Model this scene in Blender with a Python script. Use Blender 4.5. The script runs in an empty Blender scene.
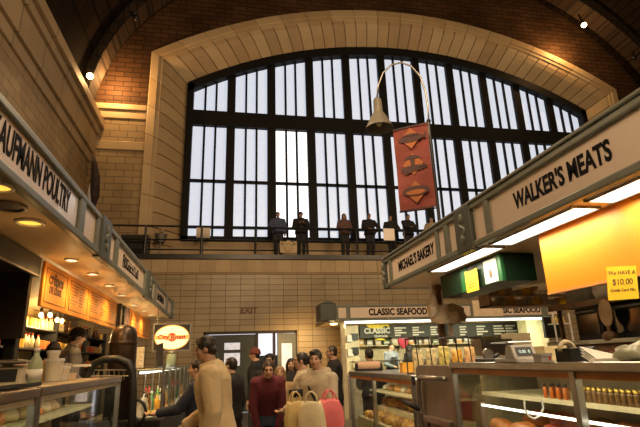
import bpy, bmesh, math, random
from mathutils import Vector, Matrix, noise as mnoise
R = math.radians
random.seed(7)
scn = bpy.context.scene
COL = scn.collection

# ------------------------------------------------------------------ camera
F = 485.0
EYE = Vector((0, 0, 1.5))
vy = Vector((-96, 149.5, F)); vx = Vector((2543, 59, F))
AY = vy.normalized(); AX = (vx - AY * vx.dot(AY)).normalized(); AZ = AX.cross(AY)
if AZ.y > 0: AZ = -AZ
cam_data = bpy.data.cameras.new('camera')
cam_data.sensor_width = 36.0
cam_data.lens = 36.0 * F / 640.0
cam_data.clip_end = 200
cam = bpy.data.objects.new('camera', cam_data)
COL.objects.link(cam)
rt = Vector((AX[0], AY[0], AZ[0])); up = -Vector((AX[1], AY[1], AZ[1])); bk = -Vector((AX[2], AY[2], AZ[2]))
cm = Matrix((rt, up, bk)).transposed().to_4x4(); cm.translation = EYE
cam.matrix_world = cm
scn.camera = cam

# ------------------------------------------------------------------ light and exposure
vs = scn.view_settings
vs.view_transform = 'Standard'; vs.look = 'None'; vs.gamma = 1.0; vs.use_curve_mapping = False
vs.exposure = 0.0
world = bpy.data.worlds.new('world'); scn.world = world
world.use_nodes = True
world.node_tree.nodes['Background'].inputs[0].default_value = (0.9, 0.75, 0.55, 1)
world.node_tree.nodes['Background'].inputs[1].default_value = 0.012

def area_light(name, loc, target, size, power, color, size_y=None):
    d = bpy.data.lights.new(name, 'AREA'); d.energy = power; d.color = color
    d.shape = 'RECTANGLE'; d.size = size; d.size_y = size_y or size
    o = bpy.data.objects.new(name, d); COL.objects.link(o)
    o.location = loc
    o.rotation_euler = (Vector(target) - Vector(loc)).to_track_quat('-Z', 'Y').to_euler()
    return o
WARM = (1.0, 0.70, 0.40)
area_light('hall_lamp_light', (1.5, 3.0, 8.0), (3.5, 17.0, 8.5), 3.0, 560, WARM)
area_light('hall_lamp_light', (9.0, 4.0, 9.0), (9.0, 17.0, 11.0), 3.0, 620, WARM)
area_light('aisle_fill_light', (0.5, 6.5, 5.6), (0.5, 6.9, 0.0), 1.2, 110, (1.0, 0.72, 0.42))  # unseen fill light added above the aisle to brighten the shoppers
area_light('aisle_fill_light', (0.6, 0.6, 4.4), (0.4, 4.5, 1.2), 1.2, 85, (1.0, 0.70, 0.40))  # unseen fill added from the camera side to brighten the faces

# ------------------------------------------------------------------ helpers
S = 0.841                              # size of the far hall relative to its survey numbers
def W(x, y, z): return Vector((x * S, y * S, 1.5 + (z - 1.5) * S))
def ray(px, py):
    d = Vector((px - 320, py - 213.5, F)); return Vector((d.dot(AX), d.dot(AY), d.dot(AZ)))
def at(px, py, y):
    r = ray(px, py); t = y / r.y; return Vector((r.x * t, y, 1.5 + r.z * t))
def atx(px, py, x):
    r = ray(px, py); t = x / r.x; return Vector((x, r.y * t, 1.5 + r.z * t))
def atz(px, py, z):
    r = ray(px, py); t = (z - 1.5) / r.z; return Vector((r.x * t, r.y * t, z))

def mat(name, color, rough=0.6, metal=0.0, vary=0.12, scale=6.0, bump=0.0, emit=None, emit_strength=0.0, spec=0.5, coords='Object'):
    m = bpy.data.materials.new(name); m.use_nodes = True
    nt = m.node_tree; n = nt.nodes; b = n['Principled BSDF']
    b.inputs['Roughness'].default_value = rough; b.inputs['Metallic'].default_value = metal
    b.inputs['Specular IOR Level'].default_value = spec
    tc = n.new('ShaderNodeTexCoord'); nz = n.new('ShaderNodeTexNoise'); nz.inputs['Scale'].default_value = scale
    nz.inputs['Detail'].default_value = 3
    nt.links.new(tc.outputs[coords], nz.inputs['Vector'])
    rp = n.new('ShaderNodeValToRGB')
    c = color
    rp.color_ramp.elements[0].position = 0.3; rp.color_ramp.elements[1].position = 0.7
    rp.color_ramp.elements[0].color = (c[0] * (1 - vary), c[1] * (1 - vary), c[2] * (1 - vary), 1)
    rp.color_ramp.elements[1].color = (min(1, c[0] * (1 + vary)), min(1, c[1] * (1 + vary)), min(1, c[2] * (1 + vary)), 1)
    nt.links.new(nz.outputs['Fac'], rp.inputs['Fac']); nt.links.new(rp.outputs['Color'], b.inputs['Base Color'])
    if bump:
        bp = n.new('ShaderNodeBump'); bp.inputs['Strength'].default_value = bump; bp.inputs['Distance'].default_value = 0.02
        nt.links.new(nz.outputs['Fac'], bp.inputs['Height']); nt.links.new(bp.outputs['Normal'], b.inputs['Normal'])
    if emit:
        b.inputs['Emission Color'].default_value = (*emit, 1); b.inputs['Emission Strength'].default_value = emit_strength
    return m

def brick_mat(name, c1, c2, mortar, bw, bh, axes, offset=0.5, rough=0.4, msize=0.012, bump=0.3, noise=0.25, spec=0.4):
    m = bpy.data.materials.new(name); m.use_nodes = True
    nt = m.node_tree; n = nt.nodes; L = nt.links.new; b = n['Principled BSDF']
    b.inputs['Roughness'].default_value = rough; b.inputs['Specular IOR Level'].default_value = spec
    g = n.new('ShaderNodeNewGeometry'); sp = n.new('ShaderNodeSeparateXYZ'); cb = n.new('ShaderNodeCombineXYZ')
    L(g.outputs['Position'], sp.inputs[0])
    L(sp.outputs['XYZ'.index(axes[0])], cb.inputs[0]); L(sp.outputs['XYZ'.index(axes[1])], cb.inputs[1])
    br = n.new('ShaderNodeTexBrick'); br.offset = offset
    br.inputs['Scale'].default_value = 1.0
    br.inputs['Brick Width'].default_value = bw; br.inputs['Row Height'].default_value = bh
    br.inputs['Mortar Size'].default_value = msize; br.inputs['Mortar Smooth'].default_value = 0.2
    br.inputs['Color1'].default_value = (*c1, 1); br.inputs['Color2'].default_value = (*c2, 1); br.inputs['Mortar'].default_value = (*mortar, 1)
    L(cb.outputs[0], br.inputs['Vector'])
    nz = n.new('ShaderNodeTexNoise'); nz.inputs['Scale'].default_value = 0.7; nz.inputs['Detail'].default_value = 5
    L(g.outputs['Position'], nz.inputs['Vector'])
    mp = n.new('ShaderNodeMapRange'); mp.inputs['From Min'].default_value = 0.3; mp.inputs['From Max'].default_value = 0.7
    mp.inputs['To Min'].default_value = 1 - noise; mp.inputs['To Max'].default_value = 1 + noise
    L(nz.outputs['Fac'], mp.inputs['Value'])
    mx = n.new('ShaderNodeMix'); mx.data_type = 'RGBA'; mx.blend_type = 'MULTIPLY'; mx.inputs['Factor'].default_value = 1
    L(br.outputs['Color'], mx.inputs['A']); L(mp.outputs['Result'], mx.inputs['B'])
    L(mx.outputs['Result'], b.inputs['Base Color'])
    bp = n.new('ShaderNodeBump'); bp.inputs['Strength'].default_value = bump; bp.inputs['Distance'].default_value = 0.02; bp.invert = True
    L(br.outputs['Fac'], bp.inputs['Height']); L(bp.outputs['Normal'], b.inputs['Normal'])
    return m

def glass_mat(name, tint=(0.9, 0.92, 0.88), clear=0.86, rough=0.03):
    m = bpy.data.materials.new(name); m.use_nodes = True
    nt = m.node_tree; n = nt.nodes; L = nt.links.new
    n.remove(n['Principled BSDF'])
    tr = n.new('ShaderNodeBsdfTransparent'); tr.inputs[0].default_value = (*tint, 1)
    gl = n.new('ShaderNodeBsdfGlossy'); gl.inputs['Roughness'].default_value = rough; gl.inputs[0].default_value = (0.95, 0.95, 0.95, 1)
    fr = n.new('ShaderNodeFresnel'); fr.inputs['IOR'].default_value = 1.5
    tc = n.new('ShaderNodeTexCoord'); nz = n.new('ShaderNodeTexNoise'); nz.inputs['Scale'].default_value = 3
    L(tc.outputs['Object'], nz.inputs['Vector'])
    ad = n.new('ShaderNodeMath'); ad.operation = 'MULTIPLY_ADD'; ad.inputs[1].default_value = 0.06
    L(nz.outputs['Fac'], ad.inputs[0]); L(fr.outputs[0], ad.inputs[2])
    ge = n.new('ShaderNodeNewGeometry'); fb = n.new('ShaderNodeMath'); fb.operation = 'SUBTRACT'; fb.inputs[0].default_value = 1.0
    L(ge.outputs['Backfacing'], fb.inputs[1])
    cl = n.new('ShaderNodeMath'); cl.operation = 'MULTIPLY'; cl.use_clamp = True
    L(ad.outputs[0], cl.inputs[0]); L(fb.outputs[0], cl.inputs[1])
    mx = n.new('ShaderNodeMixShader')
    L(cl.outputs[0], mx.inputs[0]); L(tr.outputs[0], mx.inputs[1]); L(gl.outputs[0], mx.inputs[2])
    L(mx.outputs[0], n['Material Output'].inputs[0])
    return m

class MB:
    def __init__(s): s.v = []; s.f = []; s.m = []
    def add(s, vs, fs, m=0):
        b = len(s.v); s.v += [Vector(p) for p in vs]
        for f in fs: s.f.append([b + i for i in f]); s.m.append(m)
        return s
    def box(s, x0, x1, y0, y1, z0, z1, m=0):
        vs = [(x, y, z) for z in (z0, z1) for y in (y0, y1) for x in (x0, x1)]
        return s.add(vs, [(0, 2, 3, 1), (4, 5, 7, 6), (0, 1, 5, 4), (2, 6, 7, 3), (0, 4, 6, 2), (1, 3, 7, 5)], m)
    def obox(s, c, size, rot=None, m=0):
        c = Vector(c); h = Vector(size) / 2; M = rot or Matrix.Identity(3)
        vs = [c + M @ Vector((sx * h.x, sy * h.y, sz * h.z)) for sz in (-1, 1) for sy in (-1, 1) for sx in (-1, 1)]
        return s.add(vs, [(0, 2, 3, 1), (4, 5, 7, 6), (0, 1, 5, 4), (2, 6, 7, 3), (0, 4, 6, 2), (1, 3, 7, 5)], m)
    def ring_loft(s, rings, m=0, caps=True):
        n = len(rings[0]); b = len(s.v)
        for r in rings: s.v += [Vector(p) for p in r]
        for k in range(len(rings) - 1):
            for i in range(n):
                j = (i + 1) % n
                s.f.append([b + k * n + i, b + k * n + j, b + (k + 1) * n + j, b + (k + 1) * n + i]); s.m.append(m)
        if caps:
            s.f.append([b + i for i in range(n)][::-1]); s.m.append(m)
            s.f.append([b + (len(rings) - 1) * n + i for i in range(n)]); s.m.append(m)
        return s
    def cyl(s, p0, p1, r0, r1=None, n=12, m=0, caps=True):
        p0 = Vector(p0); p1 = Vector(p1); r1 = r0 if r1 is None else r1
        d = (p1 - p0).normalized(); a = d.orthogonal().normalized(); b = d.cross(a)
        rg = lambda p, r: [p + (a * math.cos(t * 2 * math.pi / n) + b * math.sin(t * 2 * math.pi / n)) * r for t in range(n)]
        return s.ring_loft([rg(p0, r0), rg(p1, r1)], m, caps)
    def tube(s, pts, r, n=8, m=0):
        pts = [Vector(p) for p in pts]; rings = []; a = None
        rr = r if isinstance(r, (list, tuple)) else [r] * len(pts)
        for i, p in enumerate(pts):
            d = (pts[min(i + 1, len(pts) - 1)] - pts[max(i - 1, 0)]).normalized()
            a = d.orthogonal().normalized() if a is None else (a - d * a.dot(d)).normalized()
            b = d.cross(a)
            rings.append([p + (a * math.cos(t * 2 * math.pi / n) + b * math.sin(t * 2 * math.pi / n)) * rr[i] for t in range(n)])
        return s.ring_loft(rings, m)
    def lathe(s, prof, c=(0, 0, 0), n=20, m=0, rot=None, caps=False):
        c = Vector(c); M = rot or Matrix.Identity(3)
        rings = [[c + M @ Vector((r * math.cos(t * 2 * math.pi / n), r * math.sin(t * 2 * math.pi / n), z)) for t in range(n)] for r, z in prof]
        return s.ring_loft(rings, m, caps)
    def ball(s, c, r, n=12, k=8, m=0, rot=None):
        if not isinstance(r, (list, tuple)): r = (r, r, r)
        c = Vector(c); M = rot or Matrix.Identity(3); rings = []
        for i in range(1, k):
            a = math.pi * i / k
            rings.append([c + M @ Vector((r[0] * math.sin(a) * math.cos(t * 2 * math.pi / n), r[1] * math.sin(a) * math.sin(t * 2 * math.pi / n), -r[2] * math.cos(a))) for t in range(n)])
        b = len(s.v); s.ring_loft(rings, m, False)
        t0 = len(s.v); s.v += [c + M @ Vector((0, 0, -r[2])), c + M @ Vector((0, 0, r[2]))]
        e = b + (k - 2) * n
        for i in range(n):
            j = (i + 1) % n
            s.f.append([t0, b + j, b + i]); s.m.append(m); s.f.append([t0 + 1, e + i, e + j]); s.m.append(m)
        return s
    def capsule(s, p0, p1, r0, r1, n=10):
        s.cyl(p0, p1, r0, r1, n); s.ball(p0, r0, n, 6); s.ball(p1, r1, n, 6); return s
    def prism(s, poly, ext, m=0):
        poly = [Vector(p) for p in poly]; ext = Vector(ext); n = len(poly)
        vs = poly + [p + ext for p in poly]
        fs = [list(range(n))[::-1], [n + i for i in range(n)]] + [[i, (i + 1) % n, n + (i + 1) % n, n + i] for i in range(n)]
        return s.add(vs, fs, m)
    def mesh(s, name, mats=(), xf=None, smooth=False, fix=True):
        me = bpy.data.meshes.new(name)
        me.from_pydata([tuple(xf(*p) if xf else p) for p in s.v], [], s.f)
        for mm in mats: me.materials.append(mm)
        for p, mi in zip(me.polygons, s.m): p.material_index = min(mi, max(0, len(mats) - 1)); p.use_smooth = smooth
        if fix:
            bm = bmesh.new(); bm.from_mesh(me); bmesh.ops.recalc_face_normals(bm, faces=bm.faces); bm.to_mesh(me); bm.free()
        return me
    def build(s, name, mats, parent=None, bevel=0.0, smooth=False, xf=None, loc=None, rotz=0):
        mats = mats if isinstance(mats, (list, tuple)) else [mats]
        o = bpy.data.objects.new(name, s.mesh(name, mats, xf, smooth)); COL.objects.link(o)
        if parent: o.parent = parent
        if loc is not None: o.location = loc
        o.rotation_euler.z = rotz
        if bevel:
            md = o.modifiers.new('bevel', 'BEVEL'); md.width = bevel; md.segments = 2; md.limit_method = 'ANGLE'
        return o

def thing(name, label, cat, loc=(0, 0, 0), rotz=0, group=None):
    o = bpy.data.objects.new(name, None); COL.objects.link(o); o.empty_display_size = 0.1
    o.location = loc; o.rotation_euler.z = rotz
    return tag(o, label, cat, group)
def tag(o, label, cat, group=None, kind=None):
    o['label'] = label; o['category'] = cat
    if group: o['group'] = group
    if kind: o['kind'] = kind
    return o
def struct(o): o['kind'] = 'structure'; return o
def copy_tree(o, parent=None):
    c = o.copy(); COL.objects.link(c)
    if parent: c.parent = parent
    for ch in [k for k in COL.objects if k.parent == o]: copy_tree(ch, c)
    return c
def relabel(o, label=None, loc=None, rotz=None, group=None):
    if label: o['label'] = label
    if loc is not None: o.location = loc
    if rotz is not None: o.rotation_euler.z = rotz
    if group: o['group'] = group
    return o
def rings_xf(loc):                         # build in world coordinates under a thing that stands at loc
    loc = Vector(loc); return lambda x, y, z: Vector((x, y, z)) - loc

def text(name, body, size, origin, right, upv, m, parent=None, extrude=0.0015, bold=0.0, xs=1.0, align='CENTER'):
    cu = bpy.data.curves.new(name, 'FONT'); cu.body = body; cu.size = size; cu.extrude = extrude; cu.offset = bold * size
    cu.align_x = align; cu.align_y = 'CENTER'; cu.resolution_u = 3
    t = bpy.data.objects.new(name, cu); COL.objects.link(t)
    me = bpy.data.meshes.new_from_object(t.evaluated_get(bpy.context.evaluated_depsgraph_get()))
    bpy.data.objects.remove(t); bpy.data.curves.remove(cu)
    r = Vector(right).normalized(); u = Vector(upv).normalized(); nrm = r.cross(u)
    M = Matrix((r * xs, u, nrm)).transposed().to_4x4(); M.translation = Vector(origin)
    me.transform(M); me.name = name; me.materials.clear(); me.materials.append(m)
    o = bpy.data.objects.new(name, me); COL.objects.link(o)
    if parent:
        o.parent = parent
        me.transform(Matrix.Translation(-Vector(parent.location)))
    return o

def remesh(me, voxel, it=3):
    o = bpy.data.objects.new('temporary', me); COL.objects.link(o)
    md = o.modifiers.new('r', 'REMESH'); md.mode = 'VOXEL'; md.voxel_size = voxel
    sm = o.modifiers.new('s', 'SMOOTH'); sm.factor = 0.5; sm.iterations = it
    out = bpy.data.meshes.new_from_object(o.evaluated_get(bpy.context.evaluated_depsgraph_get()))
    bpy.data.objects.remove(o); bpy.data.meshes.remove(me)
    for p in out.polygons: p.use_smooth = True
    out.materials.clear()
    return out

# ------------------------------------------------------------------ materials
TILE_A, TILE_B, TILE_M = (0.36, 0.275, 0.16), (0.30, 0.225, 0.13), (0.10, 0.07, 0.042)
m_tile_low = brick_mat('glazed_tile_lower', TILE_A, TILE_B, TILE_M, 0.48, 0.19, 'XZ', 0.0, 0.35, 0.009, noise=0.18)
m_tile_up = brick_mat('tile_upper', (0.33, 0.235, 0.125), (0.28, 0.195, 0.10), (0.12, 0.085, 0.05), 0.62, 0.26, 'XZ', 0.5, 0.5, 0.014)
m_tile_side = brick_mat('tile_side', (0.33, 0.235, 0.125), (0.27, 0.19, 0.10), (0.12, 0.085, 0.05), 0.62, 0.26, 'YZ', 0.5, 0.5, 0.012, noise=0.35)
m_brick_end = brick_mat('brown_brick_end', (0.085, 0.042, 0.02), (0.055, 0.028, 0.014), (0.022, 0.013, 0.008), 0.62, 0.21, 'XZ', 0.5, 0.7, 0.018, spec=.1)
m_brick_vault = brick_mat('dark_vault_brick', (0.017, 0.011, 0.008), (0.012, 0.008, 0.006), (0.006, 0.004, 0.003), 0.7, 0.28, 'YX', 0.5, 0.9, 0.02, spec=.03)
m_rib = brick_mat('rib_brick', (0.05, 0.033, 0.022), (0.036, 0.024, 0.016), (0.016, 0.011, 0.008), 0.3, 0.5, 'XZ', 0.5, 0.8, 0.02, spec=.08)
m_stones = [mat('buff_stone_%d' % i, c, 0.6, vary=0.08, scale=1.5, bump=0.1, coords='Object') for i, c in enumerate(
    [(0.47, 0.34, 0.19), (0.43, 0.30, 0.165), (0.38, 0.26, 0.14), (0.50, 0.37, 0.215), (0.33, 0.22, 0.12)])]
m_band = mat('stone_band', (0.44, 0.32, 0.18), 0.5, vary=0.08, scale=2)
m_floor = brick_mat('quarry_floor', (0.10, 0.075, 0.055), (0.085, 0.06, 0.045), (0.04, 0.03, 0.025), 0.3, 0.3, 'XY', 0.0, 0.35, 0.01)
m_frame = mat('dark_window_steel', (0.010, 0.010, 0.010), 0.6, spec=.15)
m_pane = mat('frosted_daylight_glass', (0.6, 0.66, 0.75), 0.3, emit=(0.72, 0.82, 1.0), emit_strength=0.68)
m_pane_clear = mat('clear_daylight_glass', (0.8, 0.8, 0.85), 0.2, emit=(0.95, 0.97, 1.0), emit_strength=1.5)
m_black = mat('black_enamel', (0.012, 0.012, 0.012), 0.45)
m_black_iron = mat('black_iron', (0.02, 0.019, 0.018), 0.35, 0.3)
m_dark = mat('dark_brown_paint', (0.03, 0.022, 0.016), 0.6)
m_greygreen = mat('grey_green_paint', (0.16, 0.17, 0.14), 0.42)
m_greygreen_d = mat('dark_grey_green_paint', (0.07, 0.08, 0.065), 0.45)
m_signpanel = mat('beige_sign_panel', (0.72, 0.59, 0.49), 0.28, vary=0.04, scale=2)
m_signglare = mat('glare_sign_panel', (0.85, 0.83, 0.90), 0.12, vary=0.03)  # pale tone paints the glare on one stretch of the left sign band
m_letter = mat('black_letter', (0.008, 0.008, 0.012), 0.75, spec=.08)
m_soffit = mat('cream_soffit', (0.78, 0.58, 0.33), 0.5, vary=0.04)
m_menu = mat('amber_menu_board', (0.80, 0.33, 0.045), 0.5, vary=0.06, scale=2)
m_menu_ink = mat('menu_ink', (0.16, 0.07, 0.02), 0.6)
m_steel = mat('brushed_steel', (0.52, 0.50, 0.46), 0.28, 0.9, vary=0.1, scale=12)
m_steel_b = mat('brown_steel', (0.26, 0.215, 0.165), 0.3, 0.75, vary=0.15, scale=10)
m_steel_d = mat('dull_steel', (0.30, 0.28, 0.26), 0.4, 0.8, vary=0.1)
m_glass = glass_mat('display_glass')
m_orange_trim = mat('orange_trim', (0.75, 0.30, 0.08), 0.45)
m_white = mat('white_enamel', (0.75, 0.73, 0.68), 0.35)
m_grey = mat('light_grey_plastic', (0.45, 0.43, 0.40), 0.4)
m_cream = mat('cream_laminate', (0.62, 0.54, 0.36), 0.45)
m_yellow = mat('yellow_panel', (0.90, 0.30, 0.006), 0.45, vary=0.03)
m_yellow_paper = mat('yellow_paper', (0.95, 0.62, 0.03), 0.7, vary=0.02)
m_green = mat('dark_green_paint', (0.008, 0.026, 0.011), 0.4)
m_green_l = mat('bright_green_paint', (0.02, 0.13, 0.035), 0.4)
m_paper = mat('white_paper', (0.82, 0.80, 0.72), 0.8, vary=0.03)
m_ink = mat('brown_ink', (0.10, 0.05, 0.03), 0.7)
m_red = mat('red_print', (0.62, 0.05, 0.04), 0.5)
m_tube = mat('fluorescent_tube', (1, 1, 1), 0.4, emit=(1.0, 0.96, 0.80), emit_strength=4.0)
m_tube_far = mat('fluorescent_tube_far', (1, 1, 1), 0.4, emit=(0.95, 1.0, 0.85), emit_strength=3.0)
m_bulb = mat('warm_bulb', (1, 0.9, 0.7), 0.4, emit=(1.0, 0.72, 0.32), emit_strength=9.0)
m_amberlamp = mat('amber_lamp_glass', (1, 0.7, 0.2), 0.4, emit=(1.0, 0.50, 0.06), emit_strength=1.5, vary=0.4, scale=40)
m_kraft = mat('kraft_paper', (0.74, 0.58, 0.40), 0.8, bump=0.4, scale=14)
m_cardboard = mat('cardboard', (0.45, 0.31, 0.18), 0.8)
m_wood = mat('brown_wood', (0.22, 0.11, 0.05), 0.5, vary=0.3, scale=9)
m_slate = mat('slate_menu', (0.035, 0.037, 0.03), 0.5)
m_chalk = mat('white_menu_print', (0.75, 0.75, 0.65), 0.6)

# ------------------------------------------------------------------ the hall (survey numbers, scaled by W)
YU, YW, YL = 20.7, 21.5, 19.5          # upper wall face, window plane, lower wall face
XL, XR, XC = -5.9, 24.1, 9.1
struct(MB().box(-9, 26, -6, 20, -0.1, 0).build('floor', m_floor))
# lower end wall with a doorway
DX0, DX1, DZ = -0.66, 2.36, 2.46       # true metres
yl = YL * S
lw = MB()
lw.box(XL * S, DX0, yl, yl + 0.35, 0, 4.9); lw.box(DX1, XR * S, yl, yl + 0.35, 0, 4.9); lw.box(DX0, DX1, yl, yl + 0.35, DZ, 4.9)
struct(lw.build('wall_end_lower', m_tile_low))
# large cap blocks under the balcony
cap = MB()
x = XL * S; k = 0
while x < XR * S:
    cap.box(x + 0.006, x + 0.50, yl - 0.02, yl + 0.05, 4.40, 4.90, k % 2); x += 0.512; k += 1
struct(cap.build('trim_1', [m_stones[1], m_stones[0]], bevel=0.006))
struct(MB().box(XL * S, XR * S, yl - 0.035, yl + 0.05, 4.33, 4.39).build('trim_2', m_stones[4], bevel=0.01))
# balcony slab
struct(MB().box(XL * S, XR * S, yl - 0.10, YU * S + 0.02, 4.84, 5.0).build('balcony_slab', m_black_iron))
# upper end wall around the window surround: strips left, right, above (brick)
RI, RO, ZC, XH_I, XH_O, XM = 21.37, 23.2, -4.0, 10.83, 12.5, 8.85
def arc_pt(t, fr):                      # t in 0..1 along the arch, fr 0 outer .. 1 inner -> (x, z)
    hm = math.asin(XH_O / RO) * (1 - fr) + math.asin(XH_I / RI) * fr
    r = RO * (1 - fr) + RI * fr
    a = -hm + 2 * hm * t
    return XM + r * math.sin(a), ZC + r * math.cos(a)
zs_o = arc_pt(0, 0)[1]
wl = MB().box(XL - 0.3, XM - XH_O + 0.1, YU, YU + 0.4, 5.6, 12.55)
wl.box(XM + XH_O - 0.1, XR + 0.3, YU, YU + 0.4, 5.6, 12.55)
struct(wl.build('wall_end_upper', m_tile_up, xf=W))
wb = MB()
wb.box(XL - 0.3, XM - XH_O + 0.1, YU, YU + 0.4, 12.55, 26); wb.box(XM + XH_O - 0.1, XR + 0.3, YU, YU + 0.4, 12.55, 26)
NT = 24
for i in range(NT):
    xa, za = arc_pt(i / NT, 0.06); xb, zb = arc_pt((i + 1) / NT, 0.06)
    wb.add([(xa, YU, za), (xb, YU, zb), (xb, YU, 26), (xa, YU, 26), (xa, YU + .4, za), (xb, YU + .4, zb), (xb, YU + .4, 26), (xa, YU + .4, 26)],
           [(0, 1, 2, 3), (4, 7, 6, 5), (0, 4, 5, 1), (3, 2, 6, 7)])
struct(wb.build('wall_end_brick', m_brick_end, xf=W))
# mouldings on the end wall left of the surround
tm = MB().box(XL, XM - XH_O - 0.02, YU - 0.16, YU + .02, 12.45, 12.72).box(XL, XM - XH_O - 0.02, YU - 0.07, YU + .02, 12.05, 12.45).box(XL, XM - XH_O - .02, YU - 0.05, YU + .02, 10.55, 10.95)
struct(tm.build('trim_3', m_band, xf=W, bevel=0.02))
# window surround: coved voussoir blocks
PROF = [(0.0, -0.16), (0.02, -0.18), (0.20, -0.18), (0.22, -0.12), (0.30, -0.12), (0.32, -0.06), (0.42, -0.02), (0.54, 0.10), (0.66, 0.27), (0.78, 0.46), (0.88, 0.62), (0.95, 0.74), (1.0, 0.80)]
sur = MB()
def block(fn, a, b, mi, first):
    prof = PROF[:6] if first else PROF[5:]
    rows = [[(lambda p: (p[0], YU + d, p[1]))(fn(t, fr)) for fr, d in prof] for t in (a, (a + b) / 2, b)]
    n = len(prof); vs = [p for r in rows for p in r]
    fs = []
    for q in range(2):
        for i in range(n - 1): fs.append((q * n + i, q * n + i + 1, (q + 1) * n + i + 1, (q + 1) * n + i))
    sur.add(vs, fs, mi)
    back = [(x, y + 0.5, z) for x, y, z in rows[0]], [(x, y + 0.5, z) for x, y, z in rows[2]]
    for rr, bb in ((rows[0], back[0]), (rows[2], back[1])):
        sur.add(list(rr) + list(bb), [(i, i + 1, n + i + 1, n + i) for i in range(n - 1)], mi)
rs = random.Random(3)
NB = 40
for i in range(NB): block(arc_pt, i / NB + 0.0008, (i + 1) / NB - 0.0008, rs.choice([0, 0, 1, 1, 2, 3]), False)
for i in range(20): block(arc_pt, i / 20 + 0.0004, (i + 1) / 20 - 0.0004, rs.choice([0, 1, 3]), True)
zi = arc_pt(0, 1)[1]
for sgn in (0, 1):
    def jamb(t, fr, sgn=sgn):
        xo, zo = arc_pt(sgn, fr); return xo, 5.7 + (zo - 5.7) * t
    for i in range(14): block(jamb, i / 14 + 0.002, (i + 1) / 14 - 0.002, rs.choice([0, 0, 1, 1, 2]), False)
    for i in range(7): block(jamb, i / 7 + 0.001, (i + 1) / 7 - 0.001, rs.choice([0, 1, 3]), True)
struct(sur.build('trim_4', m_stones, xf=W))
# sill wall below the window
struct(MB().box(XM - XH_I - .4, XM + XH_I + .4, YW - 0.25, YW + 0.2, 5.5, 6.72).build('wall_window_sill', m_stones[1], xf=W))

# window: frame, mullions, transom, glazing bars and daylight panes
win = struct(thing('window_1', 'great arched window', 'window')); del win['label'], win['category']
xl, xr = XM - XH_I, XM + XH_I
def ztop(x): return ZC + math.sqrt(RI ** 2 - (x - XM) ** 2)
fr = MB()
for i in range(40):
    xa, xb = xl + (xr - xl) * i / 40, xl + (xr - xl) * (i + 1) / 40
    za, zb = ztop(xa), ztop(xb)
    fr.add([(xa, YW - .3, za - .42), (xb, YW - .3, zb - .42), (xb, YW - .3, zb + .05), (xa, YW - .3, za + .05),
            (xa, YW + .1, za - .42), (xb, YW + .1, zb - .42), (xb, YW + .1, zb + .05), (xa, YW + .1, za + .05)],
           [(0, 1, 2, 3), (4, 7, 6, 5), (0, 4, 5, 1), (3, 2, 6, 7)])
fr.box(xl - .02, xl + .27, YW - .3, YW + .1, 6.7, ztop(xl)); fr.box(xr - .27, xr + .02, YW - .3, YW + .1, 6.7, ztop(xr))
fr.box(xl, xr, YW - .3, YW + .1, 6.62, 6.86)
fr.build('window_frame', m_frame, win, xf=W)
P0 = xl + 0.29; PITCH = (xr - .29 - P0 + 0.40) / 11; BW = PITCH - 0.40
for k in range(10):
    xm = P0 + k * PITCH + BW
    MB().box(xm, xm + .40, YW - .10, YW + .1, 6.8, ztop(xm + .2) - .3).build('mullion', m_frame, win, xf=W)
ZT0, ZT1, ZM, ZB = 12.33, 13.10, 9.55, 7.35
MB().box(xl + .2, xr - .2, YW - .14, YW + .1, ZT0, ZT1).build('transom', m_frame, win, xf=W)
bars = MB()
bars.box(xl + .2, xr - .2, YW - .03, YW + .08, ZM - .07, ZM + .07); bars.box(xl + .2, xr - .2, YW - .03, YW + .08, ZB - .06, ZB + .06)
for k in range(11):
    x0 = P0 + k * PITCH
    for j in (1, 2):
        xb = x0 + BW * j / 3; bars.box(xb - .05, xb + .05, YW - .03, YW + .08, 6.8, ztop(xb) - .35)
bars.build('glazing_bars', m_frame, win, xf=W)
for k in range(11):
    x0, x1 = P0 + k * PITCH - .1, P0 + k * PITCH + BW + .1
    n = 6
    g = MB()
    top = [(x0 + (x1 - x0) * i / n, YW + .12, ztop(x0 + (x1 - x0) * i / n) - .05) for i in range(n + 1)]
    g.prism([(x0, YW + .12, ZT0), (x1, YW + .12, ZT0)] + top[::-1], (0, .03, 0))
    g.build('upper_pane', m_pane, win, xf=W)
    MB().box(x0, x1, YW + .12, YW + .15, 6.7, ZT0).build('lower_pane', m_pane_clear if k == 2 else m_pane, win, xf=W)

# side walls, rear wall, vault, ribs
sw = MB().box(XL - .4, XL, -6, YU + .3, 0, 9.9)
struct(sw.build('wall_left', m_tile_side, xf=W))
co = MB().box(XL - .4, XL + .10, -6, YU, 9.9, 10.3).box(XL - .4, XL + .22, -6, YU, 10.3, 11.2).box(XL - .4, XL + .34, -6, YU, 11.2, 11.5).box(XL - .4, XL + .5, -6, YU, 11.5, 11.9)
struct(co.build('trim_5', brick_mat('cornice_stone', (.40, .29, .165), (.34, .245, .135), (.12, .085, .05), 1.5, 6.0, 'YZ', 0.0, .5, .02, noise=.2), xf=W, bevel=0.03))
struct(MB().box(XR, XR + .4, -6, YU + .3, 0, 11.9).build('wall_right', m_tile_side, xf=W))
struct(MB().box(XL - .4, XR + .4, -6.4, -6, 0, 24).build('wall_rear', m_tile_up, xf=W))
def vault(y0, y1, a, b, thick, m, name):
    mb = MB(); n = 48; z0 = 11.4
    P = lambda t, e: (XC - (a + e) * math.cos(t), z0 + (b + e) * math.sin(t))
    for i in range(n):
        t0, t1 = math.pi * i / n, math.pi * (i + 1) / n
        q = [P(t0, 0), P(t1, 0), P(t1, thick), P(t0, thick)]
        mb.add([(x, y, z) for y in (y0, y1) for x, z in q], [(0, 1, 2, 3), (4, 7, 6, 5), (0, 4, 5, 1), (2, 6, 7, 3)])
    return struct(mb.build(name, m, xf=W))
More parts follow.
